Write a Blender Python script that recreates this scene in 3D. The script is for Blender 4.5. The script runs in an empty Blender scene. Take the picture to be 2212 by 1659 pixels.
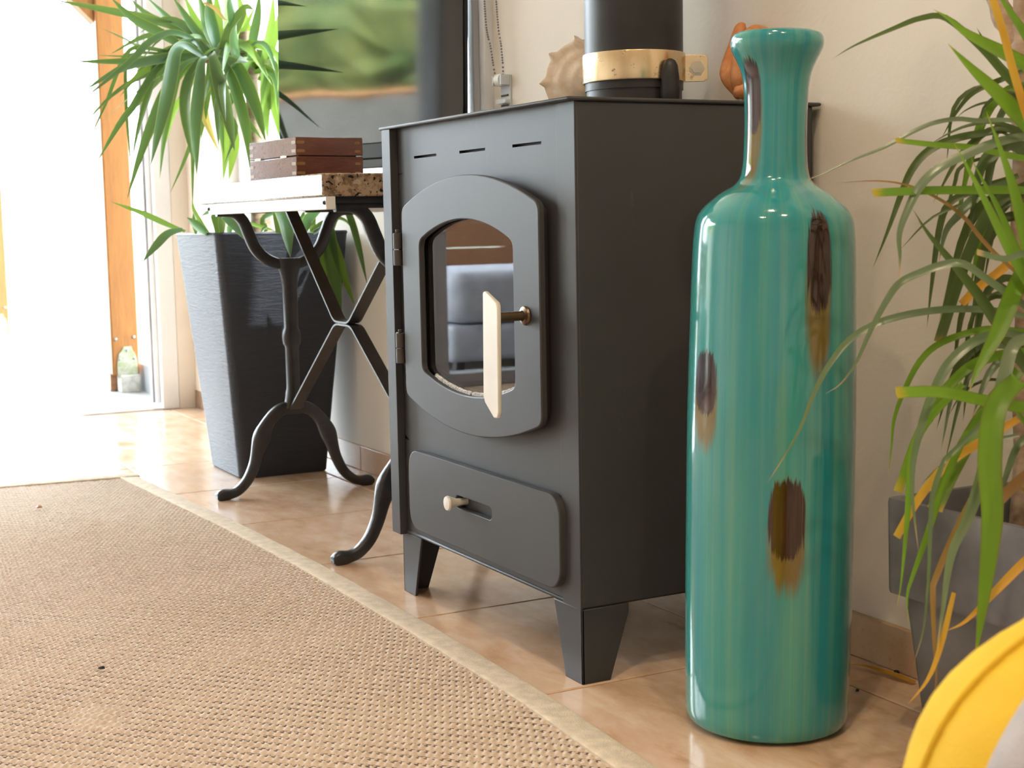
import bpy, bmesh, math, random
import numpy as np
from mathutils import Vector, Matrix
random.seed(7)
C = bpy.context.scene.collection
sc = bpy.context.scene
R = math.radians

# ------------------------------------------------------------------ camera
CAM_F, YAW, PITCH, ROLL, EYE = 3141.14, .484639, .111674, -.018824, .62
_fh = Vector((-math.cos(YAW), math.sin(YAW), 0)); _up = Vector((0, 0, 1))
FWD = _fh * math.cos(PITCH) - _up * math.sin(PITCH)
_r = FWD.cross(_up).normalized(); _u = _r.cross(FWD)
RGT = _r * math.cos(ROLL) + _u * math.sin(ROLL)
UPV = -_r * math.sin(ROLL) + _u * math.cos(ROLL)
EYEP = Vector((0, 0, EYE))
cd = bpy.data.cameras.new('camera'); cam = bpy.data.objects.new('camera', cd); C.objects.link(cam)
cd.sensor_width = 36; cd.lens = 36 * CAM_F / 2212; cd.clip_start = .02; cd.clip_end = 300
mw = Matrix.Identity(4)
for i in range(3):
    mw[i][0], mw[i][1], mw[i][2], mw[i][3] = RGT[i], UPV[i], -FWD[i], EYEP[i]
cam.matrix_world = mw
cd.dof.use_dof = True; cd.dof.focus_distance = 2.15; cd.dof.aperture_fstop = 11.0
sc.camera = cam
def at(px, py, d):            # measured point of the photograph at a known distance -> place in the room
    return EYEP + (FWD + RGT * ((px - 1106) / CAM_F) - UPV * ((py - 829.5) / CAM_F)) * d

# ------------------------------------------------------------------ sky, sun, exposure
SKY, SUN, LAMP, EXPO = 15.0, 14.0, 27.0, 0.5
w = bpy.data.worlds.new('sky'); sc.world = w; w.use_nodes = True
bg = w.node_tree.nodes['Background']; bg.inputs[0].default_value = (.80, .91, 1.0, 1); bg.inputs[1].default_value = SKY
sl = bpy.data.lights.new('sun', 'SUN'); sl.energy = SUN; sl.angle = R(1.0); sl.color = (1, .95, .86)
so = bpy.data.objects.new('sun', sl); C.objects.link(so); so.rotation_euler = Vector((-.45, -.35, -.80)).to_track_quat('-Z', 'Y').to_euler()
def portal(name, loc, rot, sx, sy):
    l = bpy.data.lights.new(name, 'AREA'); l.shape = 'RECTANGLE'; l.size = sx; l.size_y = sy
    try: l.cycles.is_portal = True
    except Exception: pass
    o = bpy.data.objects.new(name, l); C.objects.link(o); o.location = loc; o.rotation_euler = rot
portal('door_portal', (-5.05, .66, 1.06), (0, R(-90), 0), 2.1, 1.2)
portal('glass_door_portal', (-5.10, -1.56, 1.08), (0, R(-90), 0), 2.1, 2.2)
portal('back_window_portal', (-3.58, 1.62, 1.44), (R(-90), 0, 0), 1.7, 1.4)
sc.view_settings.view_transform = 'Standard'; sc.view_settings.look = 'None'
sc.view_settings.exposure = EXPO; sc.view_settings.gamma = 1; sc.view_settings.use_curve_mapping = False
try:
    sc.cycles.use_denoising = True; sc.cycles.max_bounces = 12; sc.cycles.diffuse_bounces = 6
    sc.cycles.transparent_max_bounces = 16; sc.cycles.sample_clamp_indirect = 6
except Exception: pass

# ------------------------------------------------------------------ materials
class NT:
    def __init__(s, m): s.t = m.node_tree; s.n = s.t.nodes; s.l = s.t.links
    def node(s, ty, **kw):
        n = s.n.new(ty)
        for k, v in kw.items(): setattr(n, k, v)
        return n
    def put(s, sock, v):
        if isinstance(v, (int, float)): sock.default_value = v
        elif isinstance(v, (tuple, list)):
            sock.default_value = tuple(v) + (1,) if len(v) == 3 and sock.type == 'RGBA' else tuple(v)
        else: s.l.new(v, sock)
    def math(s, op, a, b=0.0, c=None, clamp=False):
        n = s.node('ShaderNodeMath', operation=op, use_clamp=clamp); s.put(n.inputs[0], a); s.put(n.inputs[1], b)
        if c is not None: s.put(n.inputs[2], c)
        return n.outputs[0]
    def mix(s, f, a, b, mode='MIX'):
        n = s.node('ShaderNodeMix', data_type='RGBA', blend_type=mode)
        s.put(n.inputs[0], f); s.put(n.inputs[6], a); s.put(n.inputs[7], b); return n.outputs[2]
    def ramp(s, f, stops):
        n = s.node('ShaderNodeValToRGB'); s.put(n.inputs[0], f); e = n.color_ramp.elements
        while len(e) < len(stops): e.new(.5)
        for k, (p, c) in enumerate(stops):
            e[k].position = p; e[k].color = (c, c, c, 1) if isinstance(c, (int, float)) else tuple(c) + (1,)
        return n.outputs[0]
    def coord(s, kind='Object', scale=(1, 1, 1), loc=(0, 0, 0)):
        c = s.node('ShaderNodeTexCoord').outputs[kind] if kind != 'World' else s.node('ShaderNodeNewGeometry').outputs['Position']
        m = s.node('ShaderNodeMapping'); s.l.new(c, m.inputs[0]); m.inputs['Scale'].default_value = scale; m.inputs['Location'].default_value = loc
        return m.outputs[0]
    def noise(s, v, scale, detail=4, rough=.55, dist=0):
        n = s.node('ShaderNodeTexNoise'); s.put(n.inputs['Vector'], v); n.inputs['Scale'].default_value = scale
        n.inputs['Detail'].default_value = detail; n.inputs['Roughness'].default_value = rough; n.inputs['Distortion'].default_value = dist
        return n.outputs[0]
    def voro(s, v, scale, feat='F1', out=0, rnd=1):
        n = s.node('ShaderNodeTexVoronoi', feature=feat); s.put(n.inputs['Vector'], v); n.inputs['Scale'].default_value = scale
        n.inputs['Randomness'].default_value = rnd; return n.outputs[out]
    def bump(s, h, strength, dist=.002):
        n = s.node('ShaderNodeBump'); n.inputs['Strength'].default_value = strength; n.inputs['Distance'].default_value = dist
        s.l.new(h, n.inputs['Height']); return n.outputs[0]
    def bsdf(s, **kw):
        b = s.n['Principled BSDF']
        for k, v in kw.items(): s.put(b.inputs[k.replace('_', ' ')], v)
        return b
def newmat(name):
    m = bpy.data.materials.new(name); m.use_nodes = True; return m, NT(m)
MATS = {}
def mat(name, col, rough=.5, metal=0, var=.12, scale=8, bump=0, bscale=60, stretch=(1, 1, 1), spec=.5, coat=0, detail=4, col2=None):
    if name in MATS: return MATS[name]
    m, t = newmat(name)
    v = t.coord('World', stretch)
    f = t.noise(v, scale, detail)
    c2 = col2 if col2 else tuple(max(0, c * (1 - 2 * var)) for c in col)
    c1 = col if col2 else tuple(min(1, c * (1 + 2 * var)) for c in col)
    f2 = t.ramp(f, [(.3, 0), (.7, 1)])
    b = t.bsdf(Base_Color=t.mix(f2, c2, c1), Roughness=rough, Metallic=metal, Specular_IOR_Level=spec)
    if coat: t.put(b.inputs['Coat Weight'], coat)
    if bump: t.put(b.inputs['Normal'], t.bump(t.noise(v, bscale, 3), bump))
    MATS[name] = m; return m

def m_wall():
    m, t = newmat('plaster'); v = t.coord('World')
    n = t.noise(v, 3, 3); fine = t.noise(v, 160, 3)
    t.bsdf(Base_Color=t.mix(t.ramp(n, [(.3, 0), (.7, 1)]), (.74, .69, .62), (.79, .74, .67)), Roughness=.75, Specular_IOR_Level=.25,
           Normal=t.bump(t.math('ADD', t.math('MULTIPLY', fine, .5), t.noise(v, 40, 2)), .25, .002))
    return m
def m_tile():
    m, t = newmat('ceramic_tile'); v = t.coord('World'); info = t.node('ShaderNodeObjectInfo')
    big = t.noise(v, 2.6, 5, .6, .6); mid = t.noise(t.coord('World', (1, 2.2, 1)), 8, 6, .65, .25); fine = t.noise(v, 120, 2)
    c = t.mix(t.ramp(big, [(.35, 0), (.65, 1)]), (.56, .36, .225), (.66, .46, .325))
    c = t.mix(t.math('MULTIPLY', t.ramp(mid, [(.46, 0), (.66, 1)]), .6), c, (.74, .58, .455))
    c = t.mix(t.math('MULTIPLY', t.ramp(mid, [(.32, 1), (.44, 0)]), .60), c, (.42, .235, .13))
    c = t.mix(t.math('MULTIPLY', info.outputs['Random'], .12), c, (.48, .34, .24))
    scr = t.noise(t.coord('World', (14, 55, 1)), 3, 4, .7, .4)
    c = t.mix(t.math('MULTIPLY', t.ramp(scr, [(.66, 0), (.74, 1)]), .35), c, (.30, .17, .10))
    r = t.math('ADD', t.math('MULTIPLY', fine, .06), t.math('MULTIPLY', mid, .10))
    t.bsdf(Base_Color=c, Roughness=t.math('ADD', r, .09), Specular_IOR_Level=.6, Normal=t.bump(t.noise(v, 14, 3), .10, .002))
    return m
def m_skirt():
    m, t = newmat('skirting_tile'); v = t.coord('World')
    n = t.noise(v, 9, 6, .65); sp = t.noise(v, 150, 3)
    c = t.mix(t.ramp(n, [(.35, 0), (.65, 1)]), (.44, .28, .16), (.54, .38, .25))
    c = t.mix(t.math('MULTIPLY', t.ramp(sp, [(.62, 0), (.7, 1)]), .4), c, (.25, .16, .09))
    t.bsdf(Base_Color=c, Roughness=.35, Normal=t.bump(sp, .15, .001)); return m
def m_granite():
    m, t = newmat('granite'); v = t.coord('World')
    a = t.noise(v, 85, 3, .6); b = t.noise(v, 120, 2, .5); c = t.voro(v, 160)
    col = t.mix(t.ramp(a, [(.42, 0), (.58, 1)]), (.20, .13, .075), (.40, .29, .19))
    col = t.mix(t.ramp(b, [(.585, 0), (.625, 1)]), col, (.015, .013, .013))
    col = t.mix(t.math('MULTIPLY', t.ramp(t.noise(v, 60, 2, .5), [(.60, 0), (.66, 1)]), .8), col, (.52, .42, .32))
    t.bsdf(Base_Color=col, Roughness=.22, Specular_IOR_Level=.6); return m
def m_wood(name, c1, c2, axis=0, rough=.45, scale=6, knots=False, spec=.4):
    m, t = newmat(name); s = [14, 14, 14]; s[axis] = 1.2
    v = t.coord('World', tuple(s)); n = t.noise(v, scale, 6, .6, 1.2); fi = t.noise(v, scale * 6, 3)
    c = t.mix(t.ramp(n, [(.3, 0), (.7, 1)]), c1, c2)
    c = t.mix(t.math('MULTIPLY', t.ramp(fi, [(.45, 0), (.7, 1)]), .35), c, tuple(x * .6 for x in c1))
    if knots:
        k = t.voro(t.coord('World', (3, 7, 2.2), (.3, .35, .45)), 1.6)
        c = t.mix(t.ramp(k, [(.05, 1), (.085, 0)]), c, (.30, .10, .02))
    t.bsdf(Base_Color=c, Roughness=rough, Specular_IOR_Level=spec, Normal=t.bump(fi, .12, .001)); return m
def m_glaze():
    m, t = newmat('turquoise_glaze')
    uv = t.node('ShaderNodeUVMap').outputs[0]; sep = t.node('ShaderNodeSeparateXYZ'); t.l.new(uv, sep.inputs[0])
    U, V = sep.outputs[0], sep.outputs[1]
    def sc_(su, sv, off=0):
        cmb = t.node('ShaderNodeCombineXYZ'); t.put(cmb.inputs[0], t.math('MULTIPLY', U, su)); t.put(cmb.inputs[1], t.math('MULTIPLY', V, sv)); cmb.inputs[2].default_value = off
        return cmb.outputs[0]
    s1 = t.noise(sc_(2.2, .7, 1.3), 1.0, 3, .55); s2 = t.noise(sc_(8, 1.3, 3), 1.0, 5, .65); s3 = t.noise(sc_(40, 3, 7), 1.0, 3)
    c = t.mix(t.ramp(s1, [(.36, 0), (.62, 1)]), (.010, .235, .290), (.055, .320, .275))
    c = t.mix(t.math('MULTIPLY', t.ramp(s2, [(.48, 0), (.76, 1)]), .55), c, (.17, .38, .26))
    c = t.mix(t.math('MULTIPLY', t.ramp(s3, [(.4, 0), (.75, 1)]), .14), c, (.02, .22, .23))
    def patch(c, u0, z0, wu, hz, tail, seed):
        jag = t.math('MULTIPLY', t.math('SUBTRACT', t.noise(sc_(26, 9, seed), 1, 3, .6), .5), 1.1)
        jag2 = t.math('MULTIPLY', t.math('SUBTRACT', t.noise(sc_(70, 10, seed + 2), 1, 2), .5), 1.2)
        du = t.math('DIVIDE', t.math('SUBTRACT', U, u0), wu); dz = t.math('DIVIDE', t.math('SUBTRACT', V, z0), hz)
        du2 = t.math('POWER', t.math('ABSOLUTE', du), 2.4)
        d1 = t.math('ADD', t.math('ADD', du2, t.math('POWER', t.math('ABSOLUTE', dz), 3.0)), t.math('ADD', jag, jag2))
        dark = t.ramp(d1, [(.70, 1), (.95, 0)])
        dzt = t.math('DIVIDE', t.math('SUBTRACT', V, z0 - tail * .45), hz + tail * .5)
        d2 = t.math('ADD', t.math('ADD', t.math('MULTIPLY', du2, .75), t.math('POWER', t.math('ABSOLUTE', dzt), 2.0)), t.math('MULTIPLY', jag, 1.0))
        halo = t.math('MULTIPLY', t.ramp(d2, [(.45, 1), (1.0, 0)]), 1.0)
        c = t.mix(halo, c, (.15, .115, .030))
        br = t.mix(t.ramp(t.noise(sc_(30, 14, seed + 5), 1, 3), [(.4, 0), (.7, 1)]), (.010, .004, .005), (.045, .011, .010))
        return t.mix(dark, c, br)
    for k, a in enumerate([(-.80, .758, .34, .046, .075, 1), (.56, .566, .175, .060, .09, 11), (-.87, .425, .21, .040, .05, 21),
                           (.20, .272, .225, .050, .05, 31), (1.42, .40, .10, .05, .04, 41), (2.3, .6, .2, .05, .06, 51),
                           (2.9, .3, .2, .05, .06, 61), (-2.2, .55, .2, .05, .06, 71), (1.5, .72, .3, .05, .06, 81)]):
        c = patch(c, *a)
    b = t.bsdf(Base_Color=c, Roughness=.10, Specular_IOR_Level=.55)
    t.put(b.inputs['Coat Weight'], .5); t.put(b.inputs['Coat Roughness'], .04)
    t.put(b.inputs['Normal'], t.bump(t.math('ADD', s2, s3), .05, .002)); return m
def m_rug():
    m, t = newmat('sisal_weave'); v = t.coord('World')
    big = t.noise(v, 3, 3); kn = t.noise(v, 95, 2, .5); fi = t.noise(v, 500, 2)
    c = t.mix(t.ramp(kn, [(.32, 0), (.68, 1)]), (.56, .445, .36), (.69, .585, .495))
    c = t.mix(t.math('MULTIPLY', t.ramp(big, [(.3, 0), (.7, 1)]), .35), c, (.70, .60, .51))
    c = t.mix(t.math('MULTIPLY', fi, .25), c, (.34, .22, .14))
    t.bsdf(Base_Color=c, Roughness=.9, Specular_IOR_Level=.1, Normal=t.bump(fi, .5, .0006)); return m
def m_leaf(name, c1, c2, tip, trans=.35, tipstart=.9, gloss=.35, edge=None):
    m, t = newmat(name); info = t.node('ShaderNodeObjectInfo')
    uv = t.node('ShaderNodeUVMap').outputs[0]; sep = t.node('ShaderNodeSeparateXYZ'); t.l.new(uv, sep.inputs[0])
    U, V = sep.outputs[0], sep.outputs[1]
    st = t.node('ShaderNodeCombineXYZ'); t.put(st.inputs[0], t.math('MULTIPLY', U, 9)); t.put(st.inputs[1], V); t.put(st.inputs[2], t.math('MULTIPLY', info.outputs['Random'], 30))
    n = t.noise(st.outputs[0], 1.6, 3)
    c = t.mix(t.math('ADD', t.math('MULTIPLY', info.outputs['Random'], .7), t.math('MULTIPLY', n, .45), clamp=True), c1, c2)
    if edge: c = t.mix(t.math('MULTIPLY', t.ramp(t.math('ABSOLUTE', U), [(.80, 0), (.98, 1)]), .8), c, edge)
    tv = t.math('ADD', V, t.math('MULTIPLY', t.math('SUBTRACT', n, .5), .12))
    c = t.mix(t.ramp(tv, [(tipstart, 0), (min(.995, tipstart + .06), 1)]), c, tip)
    b = t.bsdf(Base_Color=c, Roughness=gloss, Specular_IOR_Level=.5, Normal=t.bump(n, .1, .001))
    tr = t.node('ShaderNodeBsdfTranslucent'); t.put(tr.inputs[0], t.mix(.5, c, (.35, .50, .04)))
    mx = t.node('ShaderNodeMixShader'); mx.inputs[0].default_value = trans
    t.l.new(b.outputs[0], mx.inputs[1]); t.l.new(tr.outputs[0], mx.inputs[2]); t.l.new(mx.outputs[0], t.n['Material Output'].inputs[0]); return m
def m_glass(name, ior=1.5, tint=(1, 1, 1), rough=0.0):
    m, t = newmat(name); t.n.remove(t.n['Principled BSDF'])
    lw = t.node('ShaderNodeLayerWeight'); lw.inputs[0].default_value = .5; r0 = ((ior - 1) / (ior + 1)) ** 2
    fr = t.math('ADD', t.math('MULTIPLY', t.math('POWER', lw.outputs['Facing'], 5.0), 1 - r0), r0)
    a = t.node('ShaderNodeBsdfTransparent'); t.put(a.inputs[0], tint); g = t.node('ShaderNodeBsdfGlossy'); g.inputs['Roughness'].default_value = rough
    mx = t.node('ShaderNodeMixShader'); t.l.new(fr, mx.inputs[0]); t.l.new(a.outputs[0], mx.inputs[1]); t.l.new(g.outputs[0], mx.inputs[2])
    t.l.new(mx.outputs[0], t.n['Material Output'].inputs[0]); return m
def m_emit(name, col, s):
    m, t = newmat(name); t.bsdf(Base_Color=(0, 0, 0), Emission_Color=col, Emission_Strength=s); return m
def m_planter():
    m, t = newmat('brushed_planter'); v = t.coord('World', (5, 5, 42))
    n = t.noise(v, 3, 5, .7, 1.6); n2 = t.noise(t.coord('World'), 4, 2)
    c = t.mix(n2, (.017, .024, .038), (.030, .038, .055))
    t.bsdf(Base_Color=c, Roughness=.5, Specular_IOR_Level=.5, Normal=t.bump(n, .6, .004)); return m
def m_stove():
    m, t = newmat('stove_paint'); v = t.coord('World'); n = t.noise(v, 7, 4); fi = t.noise(v, 700, 2)
    scuff = t.noise(t.coord('World', (1, 1, .35)), 16, 5, .7)
    c = t.mix(n, (.036, .037, .041), (.050, .051, .056)); c = t.mix(t.math('MULTIPLY', t.ramp(scuff, [(.66, 0), (.76, 1)]), .35), c, (.13, .13, .135))
    t.bsdf(Base_Color=c, Roughness=.50, Specular_IOR_Level=.45, Normal=t.bump(fi, .12, .0004)); return m
def m_brass():
    m, t = newmat('brushed_brass'); n = t.noise(t.coord('World', (90, 90, 3)), 2, 4); w2 = t.noise(t.coord('World'), 55, 4, .7)
    c = t.mix(n, (.78, .60, .36), (.86, .70, .46)); c = t.mix(t.ramp(w2, [(.62, 0), (.70, 1)]), c, (.30, .22, .13))
    t.bsdf(Base_Color=c, Metallic=1, Roughness=t.math('ADD', t.math('MULTIPLY', w2, .15), .18)); return m
def m_shell(name, c1, c2):
    m, t = newmat(name); v = t.coord('World'); n = t.noise(v, 45, 4, .6, 1.0); n2 = t.noise(v, 14, 2)
    c = t.mix(t.ramp(n, [(.35, 0), (.7, 1)]), c1, c2); c = t.mix(t.math('MULTIPLY', n2, .3), c, tuple(x * .75 for x in c1))
    t.bsdf(Base_Color=c, Roughness=.45, Normal=t.bump(t.noise(v, 160, 3), .25, .001)); return m
def m_hedge():
    m, t = newmat('hedge_leaves'); v = t.coord('World'); n = t.noise(v, 2.2, 4, .6); f = t.noise(v, 12, 3)
    c = t.mix(t.ramp(n, [(.35, 0), (.68, 1)]), (.07, .15, .03), (.40, .42, .12)); c = t.mix(t.math('MULTIPLY', f, .4), c, (.05, .10, .02))
    t.bsdf(Base_Color=c, Roughness=.7); return m

WALL = m_wall(); TILE = m_tile(); SKIRT = m_skirt(); GRANITE = m_granite(); STOVE = m_stove(); BRASS = m_brass(); RUG = m_rug(); GLAZE = m_glaze()
GROUT = mat('grout', (.30, .20, .13), .9, scale=30)
WHITE = mat('white_paint', (.82, .81, .79), .45, var=.02)
PVC = mat('white_plastic', (.80, .82, .85), .3, var=.02)
OAKPOST = m_wood('orange_pine', (.22, .082, .014), (.29, .118, .022), 2, .45, 3, True)
REDWOOD = m_wood('red_brown_wood', (.115, .034, .020), (.20, .068, .038), 1, .14, 8, spec=.8)
PIN = m_wood('honey_wood_pin', (.26, .13, .045), (.36, .19, .07), 0, .4, 8)
BROWNWOOD = m_wood('brown_sideboard_wood', (.28, .12, .05), (.40, .19, .09), 1, .4, 6)
IRON = mat('black_cast_iron', (.018, .019, .022), .38, var=.2, scale=30, bump=.35, bscale=140, spec=.6)
IRONFLAT = mat('dark_flat_steel', (.030, .029, .030), .42, var=.15, scale=30, spec=.6)
BLACK = mat('matt_black', (.012, .012, .013), .55, var=.1)
PIPEM = mat('black_pipe_paint', (.020, .020, .022), .42, var=.15, scale=12, spec=.5)
SOOT = mat('sooty_firebrick', (.03, .026, .022), .9, var=.3, scale=30)
STEELGREY = mat('galvanised_steel', (.30, .32, .31), .5, .3, var=.2, scale=60)
BEIGEMETAL = mat('champagne_metal', (.74, .71, .65), .40, .2, var=.04)
BRONZE = mat('bronze_rod', (.15, .10, .06), .35, .8, var=.1)
PLANTER = m_planter()
GREYPOT = mat('grey_planter_plastic', (.135, .135, .150), .50, var=.22, scale=9, bump=.2, bscale=40)
SOIL = mat('potting_soil', (.025, .017, .011), .95, var=.3, scale=60, bump=.6, bscale=90)
TVBLACK = mat('tv_bezel_black', (.008, .010, .015), .45, var=.05)
YELLOW = mat('yellow_fabric', (.66, .42, .030), .85, var=.05, scale=12, bump=.3, bscale=420, spec=.2)
GREYCLOTH = mat('light_grey_cloth', (.42, .42, .46), .85, var=.06, scale=20, bump=.3, bscale=420, spec=.2)
DARKCLOTH = mat('dark_brown_edge', (.05, .03, .02), .8)
SOFA = mat('grey_sofa_fabric', (.46, .49, .56), .9, var=.08, scale=14, bump=.2, bscale=300)
BORDER = mat('cotton_binding', (.62, .52, .40), .85, var=.07, scale=60, bump=.5, bscale=500, spec=.15)
BARK = mat('yucca_bark', (.36, .29, .20), .85, col2=(.16, .11, .065), scale=30, bump=.8, bscale=55, stretch=(1, 1, 2.5))
BARK2 = mat('pale_cane_bark', (.48, .36, .26), .8, col2=(.25, .15, .09), scale=26, bump=.7, bscale=50, stretch=(1, 1, 2.2))
PAVING = mat('pale_paving', (.28, .275, .265), .6, var=.04)
GROUND = mat('dry_ground', (.13, .135, .09), .9, var=.15)
KERB = mat('white_kerb', (.40, .41, .43), .6, var=.04)
CONC = mat('concrete_shoe', (.42, .40, .36), .85, var=.15, scale=40, bump=.3)
MOSS = mat('mossy_bracket', (.20, .23, .10), .8, col2=(.36, .33, .30), scale=55)
WALLGREY = mat('grey_render', (.33, .32, .29), .85, var=.1)
TERRA = mat('terracotta', (.72, .33, .12), .8, var=.15, scale=14)
CEIL = mat('ceiling_white', (.80, .78, .74), .8, var=.02)
CLEAR = m_glass('clear_glass', 1.45); OVEN = m_glass('oven_glass', 2.5, (.50, .48, .46), .015)
SHELLW = m_shell('cream_shell', (.70, .56, .42), (.84, .75, .63)); SHELLO = m_shell('orange_shell', (.55, .20, .06), (.74, .36, .15))
LAMPGLOW = m_emit('warm_bulb', (1, .72, .40), 25)
Y_GREEN = m_leaf('yucca_leaf', (.026, .080, .034), (.060, .135, .045), (.22, .13, .04), .14, .965, .33, (.20, .26, .06))
Y_LIGHT = m_leaf('backlit_yucca_leaf', (.060, .150, .030), (.14, .24, .045), (.25, .16, .05), .28, .97, .35)  # lighter leaf copy; window backlight put into its colour
Y_DRY = m_leaf('dry_yucca_leaf', (.34, .17, .06), (.45, .25, .10), (.30, .15, .06), .3, .97, .6)
D_BRIGHT = m_leaf('bright_strap_leaf', (.07, .19, .008), (.13, .27, .012), (.46, .30, .03), .40, .93, .35, (.12, .09, .015))
D_DARK = m_leaf('dark_strap_leaf', (.028, .060, .014), (.060, .085, .030), (.30, .20, .06), .25, .95, .38)
D_SHEEN = m_leaf('silver_sheen_leaf', (.085, .135, .075), (.15, .20, .13), (.42, .30, .16), .2, .90, .22)  # silvery reflected light put into the leaf colour
D_GOLD = m_leaf('golden_dead_leaf', (.55, .25, .02), (.62, .31, .035), (.52, .26, .06), .35, .97, .5)
D_BROWN = m_leaf('brown_dead_leaf', (.20, .09, .03), (.26, .13, .04), (.2, .1, .04), .2, .97, .6)

# ------------------------------------------------------------------ mesh helpers
class MB:
    def __init__(s): s.v = []; s.f = []; s.uv = None
    def quadbox(s, P):
        b = len(s.v); s.v += [tuple(p) for p in P]
        for q in ((0, 3, 2, 1), (4, 5, 6, 7), (0, 1, 5, 4), (1, 2, 6, 5), (2, 3, 7, 6), (3, 0, 4, 7)): s.f.append(tuple(b + i for i in q))
        return s
    def box(s, x0, x1, y0, y1, z0, z1):
        return s.quadbox([(x0, y0, z0), (x1, y0, z0), (x1, y1, z0), (x0, y1, z0), (x0, y0, z1), (x1, y0, z1), (x1, y1, z1), (x0, y1, z1)])
    def prism(s, poly, ax, a, b):
        def mk(p, h):
            return {0: (h, p[0], p[1]), 1: (p[0], h, p[1]), 2: (p[0], p[1], h)}[ax]
        k = len(s.v); n = len(poly); s.v += [mk(p, a) for p in poly] + [mk(p, b) for p in poly]
        s.f.append(tuple(k + i for i in range(n))[::-1]); s.f.append(tuple(k + n + i for i in range(n)))
        for i in range(n): s.f.append((k + i, k + (i + 1) % n, k + n + (i + 1) % n, k + n + i))
        return s
    def ring(s, outer, inner, ax, a, b):       # plate with a hole; outer and inner have the same count
        def mk(p, h):
            return {0: (h, p[0], p[1]), 1: (p[0], h, p[1]), 2: (p[0], p[1], h)}[ax]
        k = len(s.v); n = len(outer)
        for pts, h in ((outer, a), (inner, a), (outer, b), (inner, b)): s.v += [mk(p, h) for p in pts]
        for i in range(n):
            j = (i + 1) % n
            s.f += [(k + i, k + j, k + n + j, k + n + i), (k + 2 * n + i, k + 3 * n + i, k + 3 * n + j, k + 2 * n + j),
                    (k + i, k + 2 * n + i, k + 2 * n + j, k + j), (k + n + i, k + n + j, k + 3 * n + j, k + 3 * n + i)]
        return s
    def lathe(s, prof, c=(0, 0, 0), n=32, cap=True, M=None):
        k = len(s.v)
        for r, z in prof:
            for i in range(n):
                a = 2 * math.pi * i / n; p = Vector((r * math.cos(a), r * math.sin(a), z))
                if M is not None: p = M @ p
                s.v.append((p.x + c[0], p.y + c[1], p.z + c[2]))
        for j in range(len(prof) - 1):
            for i in range(n):
                i2 = (i + 1) % n; s.f.append((k + j * n + i, k + j * n + i2, k + (j + 1) * n + i2, k + (j + 1) * n + i))
        if cap:
            s.f.append(tuple(k + i for i in range(n))[::-1]); s.f.append(tuple(k + (len(prof) - 1) * n + i for i in range(n)))
        return s
    def tube(s, path, rad, n=10, flat=None, ref=(1, 0, 0), sq=1.0):
        # rad: number or list; flat: (ra, rb) multipliers along ref and its normal
        P = [Vector(p) for p in path]; m = len(P); k = len(s.v); ref = Vector(ref)
        for j, p in enumerate(P):
            t = (P[min(j + 1, m - 1)] - P[max(j - 1, 0)]).normalized()
            a = (ref - t * ref.dot(t)); a = a.normalized() if a.length > 1e-4 else t.orthogonal().normalized(); b = t.cross(a)
            r = rad[j] if isinstance(rad, (list, tuple)) else rad; fa, fb = flat if flat else (1, 1)
            if isinstance(r, (list, tuple)): fa, fb, r = r[0], r[1], 1
            for i in range(n):
                an = 2 * math.pi * i / n; cc, ss = math.cos(an), math.sin(an); cc = math.copysign(abs(cc) ** sq, cc); ss = math.copysign(abs(ss) ** sq, ss); q = p + a * (r * fa * cc) + b * (r * fb * ss); s.v.append(tuple(q))
        for j in range(m - 1):
            for i in range(n):
                i2 = (i + 1) % n; s.f.append((k + j * n + i, k + j * n + i2, k + (j + 1) * n + i2, k + (j + 1) * n + i))
        s.f.append(tuple(k + i for i in range(n))[::-1]); s.f.append(tuple(k + (m - 1) * n + i for i in range(n)))
        return s
    def strip(s, path, width, thick, wdir=(0, 1, 0)):     # flat bar bent along a path, its width along wdir
        P = [Vector(p) for p in path]; k = len(s.v); m = len(P); W = Vector(wdir).normalized() * (width / 2)
        for j, p in enumerate(P):
            t = (P[min(j + 1, m - 1)] - P[max(j - 1, 0)]).normalized(); nn = t.cross(W).normalized() * (thick / 2)
            s.v += [tuple(p - W - nn), tuple(p + W - nn), tuple(p + W + nn), tuple(p - W + nn)]
        for j in range(m - 1):
            for i in range(4):
                i2 = (i + 1) % 4; s.f.append((k + j * 4 + i, k + j * 4 + i2, k + j * 4 + 4 + i2, k + j * 4 + 4 + i))
        s.f.append((k + 3, k + 2, k + 1, k)); e = k + (m - 1) * 4; s.f.append((e, e + 1, e + 2, e + 3)); return s
    def mesh(s, name, mt, angle=35):
        me = bpy.data.meshes.new(name); me.from_pydata(s.v, [], s.f)
        bm = bmesh.new(); bm.from_mesh(me); bmesh.ops.recalc_face_normals(bm, faces=bm.faces); bm.to_mesh(me); bm.free()
        me.materials.append(mt)
        if angle: me.shade_smooth(); me.set_sharp_from_angle(angle=R(angle))
        return me
    def build(s, name, mt, parent=None, bevel=0, angle=35, seg=2):
        return link(name, s.mesh(name, mt, angle), parent, bevel, seg)
def link(name, me, parent=None, bevel=0, seg=2):
    o = bpy.data.objects.new(name, me); C.objects.link(o)
    if parent is not None: adopt(o, parent)
    if bevel:
        b = o.modifiers.new('bevel', 'BEVEL'); b.width = bevel; b.segments = seg; b.limit_method = 'ANGLE'; b.angle_limit = R(40)
    return o
WORLD = {}
def adopt(o, parent):
    o.parent = parent; o.matrix_parent_inverse = WORLD.get(parent.name, Matrix.Identity(4)).inverted()
def thing(name, label, cat, loc=(0, 0, 0), group=None):
    o = bpy.data.objects.new(name, None); C.objects.link(o); o.location = loc; o.empty_display_size = .05
    o['label'] = label; o['category'] = cat
    if group: o['group'] = group
    WORLD[o.name] = Matrix.Translation(Vector(loc)); return o
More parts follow.
